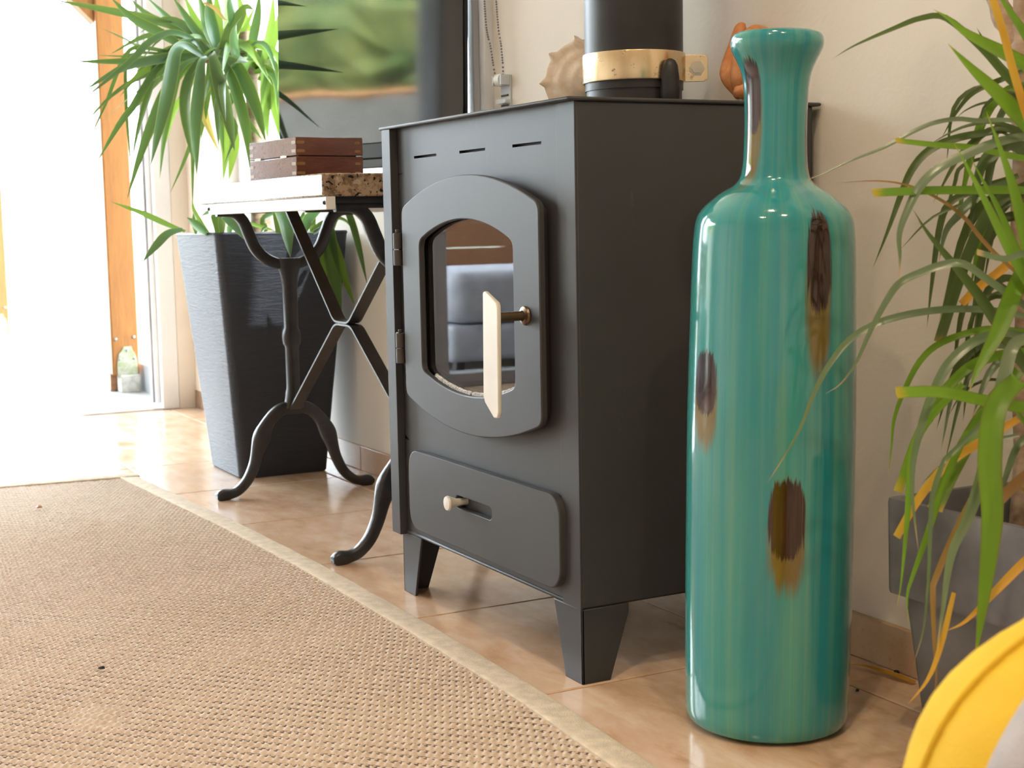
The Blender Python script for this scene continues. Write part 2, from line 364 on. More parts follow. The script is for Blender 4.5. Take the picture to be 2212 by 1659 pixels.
def tag(o, label, cat, group=None, kind=None):
    o['label'] = label; o['category'] = cat
    if group: o['group'] = group
    if kind: o['kind'] = kind
    return o
def struct(o, label=None):
    o['kind'] = 'structure'
    if label: o['label'] = label
    return o
def bez(p0, p1, p2, n=8):
    p0, p1, p2 = Vector(p0), Vector(p1), Vector(p2)
    return [p0 * (1 - t) ** 2 + p1 * 2 * t * (1 - t) + p2 * t * t for t in [i / n for i in range(n + 1)]]
def catmull(P, n=5):
    P = [Vector(p) for p in P]; Q = [P[0] * 2 - P[1]] + P + [P[-1] * 2 - P[-2]]; out = []
    for i in range(1, len(Q) - 2):
        for k in range(n):
            t = k / n; a, b, c, d = Q[i - 1], Q[i], Q[i + 1], Q[i + 2]
            out.append(.5 * ((2 * b) + (c - a) * t + (2 * a - 5 * b + 4 * c - d) * t * t + (3 * b - a - 3 * c + d) * t ** 3))
    out.append(P[-1]); return out
def rrect(x0, x1, z0, z1, r, n=5):
    out = []
    for cx, cz, a0 in ((x1 - r, z1 - r, 0), (x0 + r, z1 - r, 90), (x0 + r, z0 + r, 180), (x1 - r, z0 + r, 270)):
        for i in range(n + 1): a = R(a0 + 90 * i / n); out.append((cx + r * math.cos(a), cz + r * math.sin(a)))
    return out

# ------------------------------------------------------------------ the room
XL, XR, YB, YF, ZC = -4.94, 2.5, 1.36, -3.5, 2.55
fl = MB().box(XL - .12, XR, YF, YB, -.06, -.004).build('floor', GROUT); struct(fl, 'floor of large glossy beige ceramic tiles')
WORLD['floor'] = Matrix.Identity(4)
TX, TY = .4267, .41
def tile_mesh(lx, ly, nm):
    g, ch = .0016, .0022; b = MB(); x, y = lx / 2 - g, ly / 2 - g
    b.v = [(-x, -y, -.012), (x, -y, -.012), (x, y, -.012), (-x, y, -.012), (-x, -y, -.0016), (x, -y, -.0016), (x, y, -.0016), (-x, y, -.0016),
           (-x + ch, -y + ch, 0), (x - ch, -y + ch, 0), (x - ch, y - ch, 0), (-x + ch, y - ch, 0)]
    for k in range(4):
        j = (k + 1) % 4; b.f += [(k, j, 4 + j, 4 + k), (4 + k, 4 + j, 8 + j, 8 + k)]
    b.f.append((8, 9, 10, 11)); return b.mesh(nm, TILE, 25)
xl = sorted([-1.6265 + TX * k for k in range(-8, 11)]); xl = [max(XL, a) for a in xl if a > XL - TX]; xl = [a for a in xl if a < XR - .02] + [XR]
yl = [YB] + [1.264 - TY * k for k in range(0, 12)]; yl = [a for a in yl if a > YF] + [YF]
cache = {}
for i in range(len(xl) - 1):
    for j in range(len(yl) - 1):
        lx, ly = xl[i + 1] - xl[i], yl[j] - yl[j + 1]
        if lx < .01 or ly < .01: continue
        key = (round(lx, 3), round(ly, 3))
        if key not in cache: cache[key] = tile_mesh(lx, ly, 'tile')
        o = link('tile', cache[key], fl); o.location = ((xl[i] + xl[i + 1]) / 2, (yl[j] + yl[j + 1]) / 2, random.uniform(-.0004, .0004))

WX0, WX1, WZ0, WZ1 = -4.45, -2.72, .738, 2.15
b = MB(); b.box(XL - .25, WX0, YB, YB + .25, 0, ZC); b.box(WX1, XR, YB, YB + .25, 0, ZC); b.box(WX0, WX1, YB, YB + .25, 0, WZ0); b.box(WX0, WX1, YB, YB + .25, WZ1, ZC)
struct(b.build('wall_back', WALL, angle=0), 'cream plastered wall behind the stove')
DY0, DY1, DZ = .09, 1.245, 2.12
GY0, GY1, GYM = -2.74, -.38, -1.12
b = MB(); b.box(XL - .15, XL, YF, GY0, 0, ZC); b.box(XL - .15, XL, GY1, DY0 - .06, 0, ZC); b.box(XL - .15, XL, GY0, GY1, DZ + .06, ZC); b.box(XL - .15, XL, DY0 - .06, YB, DZ + .06, ZC)
struct(b.build('wall_left', WALL, angle=0), 'plastered end wall with the open terrace door')
struct(MB().box(XL - .15, XR, YF - .2, YF, 0, ZC).build('wall_front', WALL, angle=0), 'plastered wall opposite the stove')
struct(MB().box(XR, XR + .2, YF, YB, 0, ZC).build('wall_right', WALL, angle=0), 'plastered end wall of the room')
struct(MB().box(XL - .25, XR + .2, YF - .2, YB + .25, ZC, ZC + .15).build('ceiling', CEIL, angle=0), 'white ceiling')
# skirting tiles
bb = MB().box(XL + .001, XR, YB - .003, YB + .001, 0, .060).build('baseboard_back', GROUT); struct(bb, 'beige tile skirting along the cream wall'); WORLD['baseboard_back'] = Matrix.Identity(4)
x = -3.395 - TX * 3
while x < XR - .05:
    a, e = max(x, XL + .07), min(x + TX, XR)
    MB().box(a + .0015, e - .0015, YB - .009, YB, .001, .0625).build('skirting_tile', SKIRT, bb, .0012)
    x += TX
bl = MB().box(XL - .001, XL + .003, YF, GY0, 0, .060).box(XL - .001, XL + .003, GY1, DY0 - .06, 0, .060).build('baseboard_left', GROUT); struct(bl, 'beige tile skirting on the end wall'); WORLD['baseboard_left'] = Matrix.Identity(4)
for ya, yb in ((YF, GY0), (GY1, DY0 - .06)):
    y = ya
    while y < yb - .02:
        MB().box(XL, XL + .009, y + .0015, min(y + TX, yb) - .0015, .001, .0625).build('skirting_tile', SKIRT, bl, .0012); y += TX

# terrace door frame
d = MB(); d.box(XL - .10, XL + .012, DY1, DY1 + .058, 0, DZ + .06)
door = struct(d.build('door_1', PVC, None, .004), 'white frame of the open terrace door'); WORLD['door_1'] = Matrix.Identity(4)
MB().box(XL - .09, XL - .02, DY1 - .014, DY1, .02, DZ).build('frame_groove', PVC, door, .003)
MB().box(XL - .06, XL - .04, DY1 - .022, DY1 - .014, .02, DZ).build('rubber_seal', mat('grey_seal', (.35, .35, .37), .6), door)
MB().box(XL - .10, XL + .012, DY1 + .058, YB, 0, DZ + .06).build('door_reveal', WALL, door)
MB().box(XL - .10, XL + .012, DY0 - .058, DY0, 0, DZ + .06).build('frame_jamb', PVC, door, .004)
MB().box(XL - .10, XL + .012, DY0, DY1, DZ, DZ + .06).build('frame_head', PVC, door, .004)
MB().box(XL - .10, XL + .012, DY0, DY1, -.003, .007).build('threshold', mat('threshold_metal', (.62, .63, .64), .35, .7, var=.05), door, .003)

# window beside the stove
win = struct(MB().box(WX1, WX1 + .022, YB - .016, YB + .10, WZ0 - .01, WZ1 + .08).build('window_1', PVC, None, .003), 'white window behind the television'); WORLD['window_1'] = Matrix.Identity(4)
for a, e, yy in ((.022, .040, .024), (.040, .060, .012), (.060, .083, .020)):
    MB().box(WX1 + a, WX1 + e, YB - yy, YB + .02, WZ0 - .01, WZ1 + .08).build('window_casing', PVC, win, .003)
MB().box(WX0 + .001, WX0 + .07, YB + .03, YB + .10, WZ0 + .004, WZ1 - .001).build('window_frame', PVC, win, .004)
MB().box(WX1 - .06, WX1 - .001, YB + .03, YB + .10, WZ0 + .004, WZ1 - .001).build('window_frame', PVC, win, .004)
MB().box(WX0 + .07, WX1 - .06, YB + .032, YB + .098, WZ1 - .07, WZ1 - .001).build('window_frame', PVC, win, .004)
MB().box(WX0 + .07, WX1 - .06, YB + .032, YB + .098, WZ0 + .004, WZ0 + .07).build('window_frame', PVC, win, .004)
MB().box((WX0 + WX1) / 2 - .03, (WX0 + WX1) / 2 + .03, YB + .034, YB + .096, WZ0 + .07, WZ1 - .07).build('window_mullion', PVC, win, .004)
MB().box(WX0, WX1 - .002, YB - .03, YB + .029, WZ0 - .017, WZ0 + .003).build('window_sill', WHITE, win, .004)
MB().box(WX0 + .07, WX1 - .06, YB + .062, YB + .068, WZ0 + .07, WZ1 - .07).build('pane', CLEAR, win)
# closed sliding glass door further along the end wall
GFR = mat('grey_door_frame', (.30, .30, .31), .4, var=.03)
w2 = struct(MB().box(XL - .10, XL + .01, GY1 - .055, GY1, 0, DZ + .06).build('door_2', GFR, None, .004), 'closed sliding glass door with grey frame'); WORLD['door_2'] = Matrix.Identity(4)
MB().box(XL - .10, XL + .01, GY0, GY0 + .055, 0, DZ + .06).build('frame_jamb', GFR, w2, .004)
MB().box(XL - .09, XL, GYM - .04, GYM + .04, .05, DZ).build('meeting_stile', GFR, w2, .004)
for a, e in ((0, .05), (DZ, DZ + .06)): MB().box(XL - .10, XL + .01, GY0 + .055, GY1 - .055, a, e).build('frame_rail', GFR, w2, .004)
for a, e in ((GY0 + .055, GYM - .04), (GYM + .04, GY1 - .055)): MB().box(XL - .053, XL - .047, a, e, .05, DZ).build('pane', CLEAR, w2)

# ------------------------------------------------------------------ terrace and garden outside the door
struct(MB().box(-60, 30, -60, 60, -.30, -.12).build('ground', GROUND, angle=0), 'pale dry garden ground')
tf = struct(MB().box(-9.0, XL - .12, -2.4, 1.45, -.2, -.014).build('floor_terrace', GROUT, angle=0), 'pale paved terrace floor'); WORLD['floor_terrace'] = Matrix.Identity(4)
pv = MB(); pv.v = []; pm = MB().box(-.21, .21, -.21, .21, -.02, 0).mesh('paving_tile', PAVING, 25)
for i in range(9):
    for j in range(9):
        o = link('paving_tile', pm, tf); o.location = (XL - .12 - .2145 - .425 * i, 1.45 - .2145 - .425 * j, 0)
kb = struct(MB().box(-9.0, XL - .10, 1.33, 1.44, -.02, .105).build('trim_1', KERB, None, .008), 'white kerb along the terrace glass wall')
def post(x, y0, y1, dx, label, brace=True):
    o = thing('timber_post', label, 'post', (x - dx / 2, (y0 + y1) / 2, 0), 'orange timber posts of the terrace')
    MB().box(x - dx, x, y0, y1, .066, 2.5).build('shaft', OAKPOST, o, .006)
    yc = (y0 + y1) / 2
    MB().box(x - .06, x + .012, y0 + .028, y1 - .002, 0, .066).build('concrete_shoe', CONC, o, .003)
    MB().box(x - dx, x - .065, y0 + .004, y1 - .01, 0, .066).build('concrete_shoe', BROWNWOOD, o, .003)
    pl_ = [(yc - .034, .06), (yc + .042, .06), (yc + .042, .115), (yc + .034, .15), (yc + .026, .158), (yc + .022, .175), (yc - .008, .175), (yc - .016, .158), (yc - .026, .15), (yc - .034, .11)]
    br = MB().prism(pl_, 0, x, x + .005).build('bracket', MOSS, o, .001)
    for yy, zz in ((yc - .024, .128), (yc + .032, .128), (yc + .006, .160), (yc - .034, .205), (yc + .034, .21)):
        M = Matrix.Rotation(R(90), 4, 'Y')
        MB().lathe([(.0001, 0), (.006, 0), (.005, .004), (.0001, .006)], (x + .003, yy, zz), 10, False, M).build('bolt', STEELGREY, o)
    if brace:
        MB().quadbox([(x - dx + .02, y0 + .002, 1.375), (x - .02, y0 + .002, 1.375), (x - .02, y0 + .002, 1.53), (x - dx + .02, y0 + .002, 1.53),
                      (x - dx + .02, y0 - .90, 2.277), (x - .02, y0 - .90, 2.277), (x - .02, y0 - .90, 2.432), (x - dx + .02, y0 - .90, 2.432)]).build('brace', OAKPOST, o, .004)
    return o
post(-5.54, 1.214, 1.316, .12, 'orange timber post with mossy steel bracket outside the terrace door')
post(-8.16, 1.150, 1.252, .12, 'far orange timber post cut by the left picture edge')
bmn = MB().box(-9.0, -5.0, 1.21, 1.33, 2.5, 2.66).build('terrace_beam', OAKPOST, None, .006); tag(bmn, 'orange timber beam across the top of the terrace posts', 'beam')
rf = struct(MB().box(-6.5, -5.10, -3.2, 3.0, 2.70, 2.74).build('roof_shade', WHITE, None, 0, 0), 'boarded terrace roof out of view, added to shade the timber posts'); WORLD['roof_shade'] = Matrix.Identity(4)  # unseen roof, added and sized to take light off the posts
MB().box(-9.2, -6.502, .9, 3.0, 2.70, 2.74).build('roof_shade_strip', WHITE, rf, 0, 0)  # strip added to keep the sun off the far post
for k in range(9): MB().box(-6.5, -5.10, -3.1 + .48 * k, -3.02 + .48 * k, 2.58, 2.70).build('rafter', OAKPOST, rf, .004)
gw = MB(); n = 30
top = [(-4.6 - 6.4 * i / n, 1.68 + .012 * math.sin(i * 1.9)) for i in range(n + 1)]
for i in range(n): gw.quadbox([(top[i][0], -4.7, -.15), (top[i + 1][0], -4.7, -.15), (top[i + 1][0], -4.5, -.15), (top[i][0], -4.5, -.15),
                               (top[i][0], -4.7, top[i][1]), (top[i + 1][0], -4.7, top[i + 1][1]), (top[i + 1][0], -4.5, top[i + 1][1]), (top[i][0], -4.5, top[i][1])])
gwo = thing('garden_wall', 'grey garden wall with terracotta coping mirrored in the television screen', 'garden wall', (-7.8, -4.6, -.15))
gw.build('wall_body', WALLGREY, gwo)
MB().tube([(p[0], -4.6, p[1] + .02) for p in top], [.055 + .010 * math.sin(i * 2.3) for i in range(n + 1)], 8, (2.0, .7), (0, 1, 0)).build('coping', TERRA, gwo)
hm = MB(); rows, cols = 26, 50
for i in range(rows + 1):
    for j in range(cols + 1):
        z = -.15 + 2.75 * i / rows; x = -4.0 - 9 * j / cols
        hm.v.append((x + random.uniform(-.05, .05), -5.6 + random.uniform(-.16, .16) - .25 * math.sin(x * 1.7) - .05 * z * z, z + (random.uniform(-.3, .3) if i == rows else 0)))
for i in range(rows):
    for j in range(cols): q = i * (cols + 1) + j; hm.f.append((q, q + 1, q + cols + 2, q + cols + 1))
hd = hm.build('garden_hedge', m_hedge(), None, 0, 0); sm = hd.modifiers.new('depth', 'SOLIDIFY'); sm.thickness = .6; sm.offset = 0
tag(hd, 'tall sunlit green hedge mirrored in the television screen', 'hedge')

# ------------------------------------------------------------------ ceiling spots (warm)
SPOTS = [(-.8, .5, 1.3, 'ceiling spotlight above the turquoise vase'), (.15, .55, 1.5, 'ceiling spotlight close to the cream wall'), (-.2, -.7, 1.7, 'ceiling spotlight in the middle of the room')]
for x, y, pw, lb in SPOTS:
    if 1:
        o = thing('ceiling_spot', 'warm recessed ' + lb, 'spotlight', (x, y, ZC), 'recessed ceiling spots')
        MB().lathe([(.030, 0), (.045, 0), (.045, -.006), (.030, -.010), (.030, 0)], (x, y, ZC), 24, False).build('trim_ring', WHITE, o)
        MB().lathe([(.0001, -.002), (.029, -.002), (.029, .0), (.0001, .0)], (x, y, ZC), 20, False).build('bulb', LAMPGLOW, o)
        l = bpy.data.lights.new('spot_light', 'SPOT'); l.energy = LAMP * pw; l.color = (1, .77, .51); l.spot_size = R(125); l.spot_blend = .6; l.shadow_soft_size = .035
        lo = bpy.data.objects.new('spot_light', l); C.objects.link(lo); lo.location = (x, y, ZC - .02); lo.parent = o; lo.matrix_parent_inverse = WORLD[o.name].inverted()

# ------------------------------------------------------------------ wood stove
SX0, SX1, SY0, SY1, SZ0, SZ1 = -2.238, -1.632, .958, 1.345, .103, .772
st = thing('wood_stove', 'dark grey steel wood stove with arched glass door standing on four tapered legs', 'stove', (-1.935, 1.15, 0))
bd = MB(); bd.box(SX0, SX0 + .006, SY0, SY1, SZ0, SZ1); bd.box(SX1 - .006, SX1, SY0, SY1, SZ0, SZ1)
bd.box(SX0, SX1, SY1 - .006, SY1, SZ0, SZ1); bd.box(SX0, SX1, SY0, SY1, SZ0, SZ0 + .006)
bd.build('body', STOVE, st, .003)
def door_outline(x0, x1, z0, z1, zt, zb, n=16, r=.012):
    W = x1 - x0; ep = r / W; B = lambda t: (x0 + W * t, zb + (z0 - zb) * (2 * t - 1) ** 2); T = lambda t: (x1 - W * t, zt - (zt - z1) * (2 * t - 1) ** 2); out = []
    def corner(p, c, q):
        return [(v.x, v.y) for v in bez((p[0], p[1], 0), (c[0], c[1], 0), (q[0], q[1], 0), 4)][1:-1]
    out += [B(ep + (1 - 2 * ep) * k / n) for k in range(n + 1)]; out += corner(out[-1], (x1, z0), (x1, z0 + r)); out.append((x1, z0 + r)); out.append((x1, z1 - r))
    t0 = T(ep); out += corner((x1, z1 - r), (x1, z1), t0); out += [T(ep + (1 - 2 * ep) * k / n) for k in range(n + 1)]
    out += corner(out[-1], (x0, z1), (x0, z1 - r)); out.append((x0, z1 - r)); out.append((x0, z0 + r)); out += corner((x0, z0 + r), (x0, z0), B(ep)); return out
# front sheet with the fire opening and three slots cut through
fo = door_outline(-2.10, -1.75, .40, .588, .618, .370)
fn = len(fo)
def rect_like(pts, x0, x1, z0, z1):       # points on a rectangle, one for each point of pts, same direction
    cx, cz = (x0 + x1) / 2, (z0 + z1) / 2; out = []
    for (x, z) in pts:
        dx, dz = x - cx, z - cz; k = min((x1 - cx) / abs(dx) if dx else 9e9, (z1 - cz) / abs(dz) if dz else 9e9); out.append((cx + dx * k, cz + dz * k))
    return out
fr = MB(); fr.ring(rect_like(fo, SX0 + .006, SX1 - .006, .262, .700), fo, 1, SY0 + .002, SY0 + .008)
fr.box(SX0 + .006, SX1 - .006, SY0 + .002, SY0 + .008, .7255, SZ1); fr.box(SX0 + .006, SX1 - .006, SY0 + .002, SY0 + .008, .700, .7215)
sl_ = [(-2.144, -2.060), (-1.978, -1.893), (-1.809, -1.726)]; ed = [SX0 + .006] + [v for s_ in sl_ for v in s_] + [SX1 - .006]
for k in range(0, len(ed), 2): fr.box(ed[k], ed[k + 1], SY0 + .002, SY0 + .008, .7215, .7255)
fr.box(SX0 + .006, SX1 - .006, SY0 + .002, SY0 + .008, SZ0, .262)
fr.build('front_panel', STOVE, st)
for a, e in sl_: MB().box(a - .004, e + .004, SY0 + .012, SY0 + .014, .715, .732).build('air_slot', BLACK, st)
MB().box(SX1 - .048, SX1, SY0 - .0015, SY0 + .002, SZ0, SZ1).build('corner_fold', STOVE, st, .0008)
MB().box(SX0 - .004, SX0 + .030, SY0 - .012, SY0 + .002, SZ0 - .002, SZ1).build('hinge_strip', STOVE, st, .001)
MB().box(SX0 - .014, SX1 + .004, SY0 - .013, SY1 + .012, SZ1, SZ1 + .005).build('top_plate', STOVE, st, .0022)
fb = MB(); fb.box(-2.13, -1.72, 1.30, 1.31, .36, .65); fb.box(-2.14, -2.13, .97, 1.31, .36, .65); fb.box(-1.72, -1.71, .97, 1.31, .36, .65); fb.box(-2.14, -1.71, .97, 1.31, .35, .36); fb.box(-2.14, -1.71, .97, 1.31, .65, .66)
fb.build('firebox', SOOT, st)
DF = .936
do = door_outline(-2.146, -1.694, .346, .643, .688, .306, 18); wi = door_outline(-2.080, -1.769, .390, .592, .624, .364, 18)
dr = MB().ring(do, wi, 1, DF, DF + .010).build('door', STOVE, st, .0018)
ins = door_outline(-2.130, -1.710, .352, .637, .678, .316, 18); wi2 = door_outline(-2.086, -1.764, .386, .596, .628, .360, 18)
MB().ring(ins, wi2, 1, DF + .010, DF + .022).build('door_back_plate', BLACK, dr)
gl = door_outline(-2.088, -1.762, .384, .598, .630, .358, 18)
MB().prism(gl, 1, DF + .012, DF + .016).build('glass', OVEN, dr)
rp = []
for k in range(60):
    t = k / 59; xx = -2.05 + .27 * t; zz = .366 + (.390 - .364) * (2 * (xx + 2.080) / .311 - 1) ** 2
    rp.append((xx, DF + .011, zz))
MB().tube(rp, [.003 + .001 * random.random() for _ in rp], 6).build('rope_gasket', mat('grey_rope_seal', (.45, .43, .41), .9, var=.3, scale=300), dr)
hp = [(-1.752, .524), (-1.747, .527), (-1.712, .513), (-1.709, .508), (-1.712, .366), (-1.716, .358), (-1.726, .357), (-1.752, .376), (-1.756, .384)]
MB().prism([(x, z) for x, z in hp], 1, .880, .886).build('handle', BEIGEMETAL, dr, .0015)
MB().tube([(-1.7335, DF - .001, .492), (-1.7335, .886, .492)], .0065, 14).build('handle_rod', BRONZE, dr)
MB().lathe([(.0066, 0), (.0135, .001), (.0125, .004), (.0075, .006)], (-1.7335, DF, .492), 18, False, Matrix.Rotation(R(90), 4, 'X')).build('washer', BRONZE, dr)
for z0, z1 in ((.552, .604), (.394, .443)):
    h = MB(); h.tube([(-2.163, .936, z0), (-2.163, .936, (z0 + z1) / 2 - .001)], .0075, 12); h.tube([(-2.163, .936, (z0 + z1) / 2 + .0005), (-2.163, .936, z1)], .0075, 12); h.tube([(-2.163, .936, z1), (-2.163, .936, z1 + .006)], .0035, 8)
    h.box(-2.185, -2.163, .938, .944, z0, z1); h.build('hinge', mat('dark_hinge', (.05, .043, .038), .5), dr, .0008)
dp = rrect(-2.167, -1.668, .122, .252, .030, 6); hole = rrect(-1.990, -1.868, .184, .204, .0098, 6)
dw = MB().ring(dp, hole, 1, .946, .958).build('ash_drawer', STOVE, st, .0015)
MB().box(-2.0, -1.86, .962, .964, .175, .212).build('slot_shade', BLACK, dw)
MB().lathe([(.0001, .0), (.006, 0), (.0055, .010), (.006, .020), (.010, .030), (.0115, .034), (.0105, .037), (.0001, .038)], (-1.979, .962, .194), 20, False, Matrix.Rotation(R(90), 4, 'X')).build('knob', BEIGEMETAL, dw)
for sx, sy in ((0, 0), (1, 0), (0, 1), (1, 1)):
    X = SX1 if sx else SX0 + .012; Y = SY0 if sy == 0 else SY1; ex = -1 if sx else 1; ey = 1 if sy == 0 else -1; t_ = .004
    lg = MB()
    lg.prism([(X, 0), (X, SZ0), (X + ex * .076, SZ0), (X + ex * .046, 0)], 1, Y, Y + ey * t_)
    lg.prism([(Y, 0), (Y, SZ0), (Y + ey * .074, SZ0), (Y + ey * .074, SZ0 - .012), (Y + ey * .044, 0)], 0, X, X + ex * t_)
    lg.build('leg', STOVE, st, .0012)

# flue pipe with brass clamp
PX, PY, PR = -1.925, 1.236, .0755
fp = thing('flue_pipe', 'black round flue pipe with a brass clamp rising from the stove', 'pipe', (PX, PY, SZ1 + .005))
MB().lathe([(PR - .004, .815), (PR, .815), (PR, 2.55), (PR - .004, 2.55), (PR - .004, .815)], (PX, PY, 0), 48, False).build('pipe', PIPEM, fp)
MB().lathe([(PR - .006, .777), (PR - .002, .777), (PR - .002, .818), (PR - .006, .818), (PR - .006, .777)], (PX, PY, 0), 48, False).build('collar', PIPEM, fp, .001)
MB().lathe([(PR + .0004, .828), (PR + .003, .827), (PR + .0035, .829), (PR + .0035, .868), (PR + .003, .870), (PR + .0004, .869)], (PX, PY, 0), 56, False).build('clamp_band', BRASS, fp)
u_ = Vector((PX, PY, 0)) - Vector((0, 0, 0)); vd = u_.normalized(); rt = Vector((vd.y, -vd.x, 0))
tabc = Vector((PX, PY, 0)) + rt * (PR + .018) + vd * .012
TM = Matrix(((rt.x, -vd.x, 0, tabc.x), (rt.y, -vd.y, 0, tabc.y), (0, 0, 1, 0), (0, 0, 0, 1)))
tb = MB(); pp = rrect(-.022, .020, .828, .869, .006, 4); tb.prism(pp, 1, .002, .005); tb.v = [tuple(TM @ Vector(p)) for p in tb.v]
tbo = tb.build('clamp_tab', BRASS, fp, .0006)
bo = MB(); bo.lathe([(.0125, .0), (.0125, .0015), (.0085, .0016), (.0085, .006), (.0001, .0065)], (0, 0, 0), 6, False, Matrix.Rotation(R(90), 4, 'X')); bo.v = [tuple(TM @ Vector((p[0] + .003, .005 - p[1], p[2] + .848))) for p in bo.v]
bo.build('bolt', mat('nickel_bolt', (.55, .50, .40), .3, .9, var=.1), tbo)
kn = MB(); kc = Vector((PX, PY, 0)) - vd * (PR + .010) * .80 + rt * (PR + .006) * .66
kn.tube([kc + Vector((0, 0, z)) for z in (.788, .792, .800, .812, .830, .846, .853, .856)], [.006, .0125, .0145, .0150, .0135, .0115, .008, .003], 16, (1, .8), tuple(rt)).build('damper_knob', PIPEM, fp)

# shells on the stove top
def spiral_shell(name, label, c, axis, R0, mt):
    A = Vector(axis).normalized(); s_ = A.cross(Vector((0, 0, 1))).normalized(); t_ = s_.cross(A)
    o = thing(name, label, 'shell', (c[0], c[1], SZ1 + .005)); b = MB(); nr, na = 26, 72
    for i in range(nr + 1):
        f = i / nr
        for j in range(na):
            a = 2 * math.pi * j / na; sp = max(0, math.cos(a * 9 + .5)) ** 6
            r = R0 * f * (1 + .16 * sp * max(0, f - .8) / .2 + .05 * (j / na)); stp = f * 3 + j / na; h = R0 * (.55 * (1 - f) ** .9 + .022 * math.cos(stp * 2 * math.pi) * (1 if f > .1 else 0)) + R0 * .10 * sp * max(0, f - .8) / .2
            b.v.append(tuple(Vector(c) + s_ * (r * math.cos(a)) + t_ * (r * math.sin(a)) + A * h))
    for i in range(nr + 1):
        f = i / nr
        for j in range(na):
            a = 2 * math.pi * j / na; r = R0 * (1 - f * .93) * (1.0 + .05 * (j / na)); h = -R0 * (.05 + 1.5 * f)
            b.v.append(tuple(Vector(c) + s_ * (r * math.cos(a) * .92) + t_ * (r * math.sin(a) * .80 - R0 * .2 * f * 0) + A * h))
    for i in range(2 * nr + 1):
        for j in range(na): j2 = (j + 1) % na; b.f.append((i * na + j, i * na + j2, (i + 1) * na + j2, (i + 1) * na + j))
    b.f.append(tuple((2 * nr + 1) * na + j for j in range(na)))
    b.build('shell_body', mt, o, 0, 60); return o
spiral_shell('conch_shell', 'large cream spiral shell with pointed rim on the stove behind the flue pipe', (-2.105, 1.258, SZ1 + .078), (.86, -.48, .16), .067, SHELLW)
o = thing('orange_shell', 'orange ribbed shell standing on the stove behind the turquoise vase', 'shell', (-1.70, 1.27, SZ1 + .005))
def lobe(path, rad, flat, nm):
    P = catmull([Vector(p) for p in path], 5); rr = []
    for i in range(len(P)): t = i / (len(P) - 1) * (len(rad) - 1); k0 = min(int(t), len(rad) - 2); rr.append(rad[k0] + (rad[k0 + 1] - rad[k0]) * (t - k0))
    return MB().tube(P, rr, 14, flat, (.5, -.6, 0)).build(nm, SHELLO, o, 0, 60)
b0 = Vector((-1.70, 1.27, SZ1 + .004))
lobe([at(1592, 200, 2.14), at(1575, 160, 2.14), at(1590, 100, 2.14), at(1600, 62, 2.14), at(1606, 50, 2.14)], [.006, .012, .010, .008, .003], (1, 1.2), 'shell_lip')
lobe([at(1612, 205, 2.13), at(1600, 170, 2.12), at(1606, 120, 2.12), at(1625, 72, 2.13), at(1650, 66, 2.14), at(1672, 72, 2.15)], [.008, .015, .015, .011, .006, .003], (1, 1.0), 'shell_whorl')
lobe([at(1590, 207, 2.13), at(1604, 196, 2.12), at(1625, 205, 2.13)], [.006, .014, .006], (1, 1), 'shell_base')

# ------------------------------------------------------------------ turquoise floor vase
VX, VY = -1.399, 1.083
va = [(1600, 0, 150), (1590, .0, 168), (1575, .002, 173), (1500, 0, 176.5), (1300, 0, 180), (1100, 0, 181.5), (900, 0, 182.5), (700, 0, 180), (550, 0, 177), (490, 0, 173.5), (470, 0, 170), (455, 0, 163.5), (440, 0, 152), (425, 0, 134), (412, 0, 116), (400, 0, 95), (390, 0, 82), (378, 0, 75), (350, 0, 70), (300, 0, 68), (250, 0, 68), (200, 0, 70), (170, 0, 74), (150, 0, 80), (135, 0, 87), (122, 0, 94), (110, 0, 99.5), (98, 0, 101.5), (88, 0, 100), (80, 0, 95), (76, 0, 86)]
def vz(py): return (1555.4 - py) / (1555.4 - 134.4) * .8 * (1 + (py - 134.4) / 1421 * .018)
prof = []
for py, dz, hw in va:
    z = max(0, vz(py)); dep = 1.801 - .111 * z; prof.append((hw * dep / CAM_F * .985, z))
prof[0] = (.082, .0); prof[1] = (.093, .003); prof[2] = (.0975, .010)
pc = catmull([Vector((r, 0, z)) for r, z in prof], 4)
inner = [(.040, prof[-1][1] - .006), (.034, prof[-1][1] - .03), (.032, .70), (.033, .62)]
rings = [(p.x, p.z) for p in pc] + inner
vb = MB(); NA = 96; th0 = math.atan2(-VY, -VX); uvs = []
for r, z in rings:
    for i in range(NA + 1):
        a = -math.pi + 2 * math.pi * i / NA; an = th0 + a; vb.v.append((r * math.cos(an), r * math.sin(an), z)); uvs.append((a, z))
for j in range(len(rings) - 1):
    for i in range(NA): q = j * (NA + 1) + i; vb.f.append((q, q + 1, q + NA + 2, q + NA + 1))
me = bpy.data.meshes.new('floor_vase'); vb.v.append((0, 0, 0)); uvs.append((0, 0)); ce = len(vb.v) - 1
for i in range(NA): vb.f.append((i + 1, i, ce))
me.from_pydata(vb.v, [], vb.f); ul = me.uv_layers.new(name='glaze')
li = np.empty(len(me.loops), dtype=np.int32); me.loops.foreach_get('vertex_index', li)
ul.data.foreach_set('uv', np.array(uvs, dtype=np.float32)[li].ravel()); me.materials.append(GLAZE); me.shade_smooth()
vo = bpy.data.objects.new('floor_vase', me); C.objects.link(vo); vo.location = (VX, VY, .0015)
vax = Vector((VX, VY, 0)).normalized(); vo.rotation_mode = 'QUATERNION'; vo.rotation_quaternion = Matrix.Rotation(R(.85), 3, vax).to_quaternion()
tag(vo, 'tall turquoise glazed bottle vase with dark brown drip patches beside the stove', 'vase')

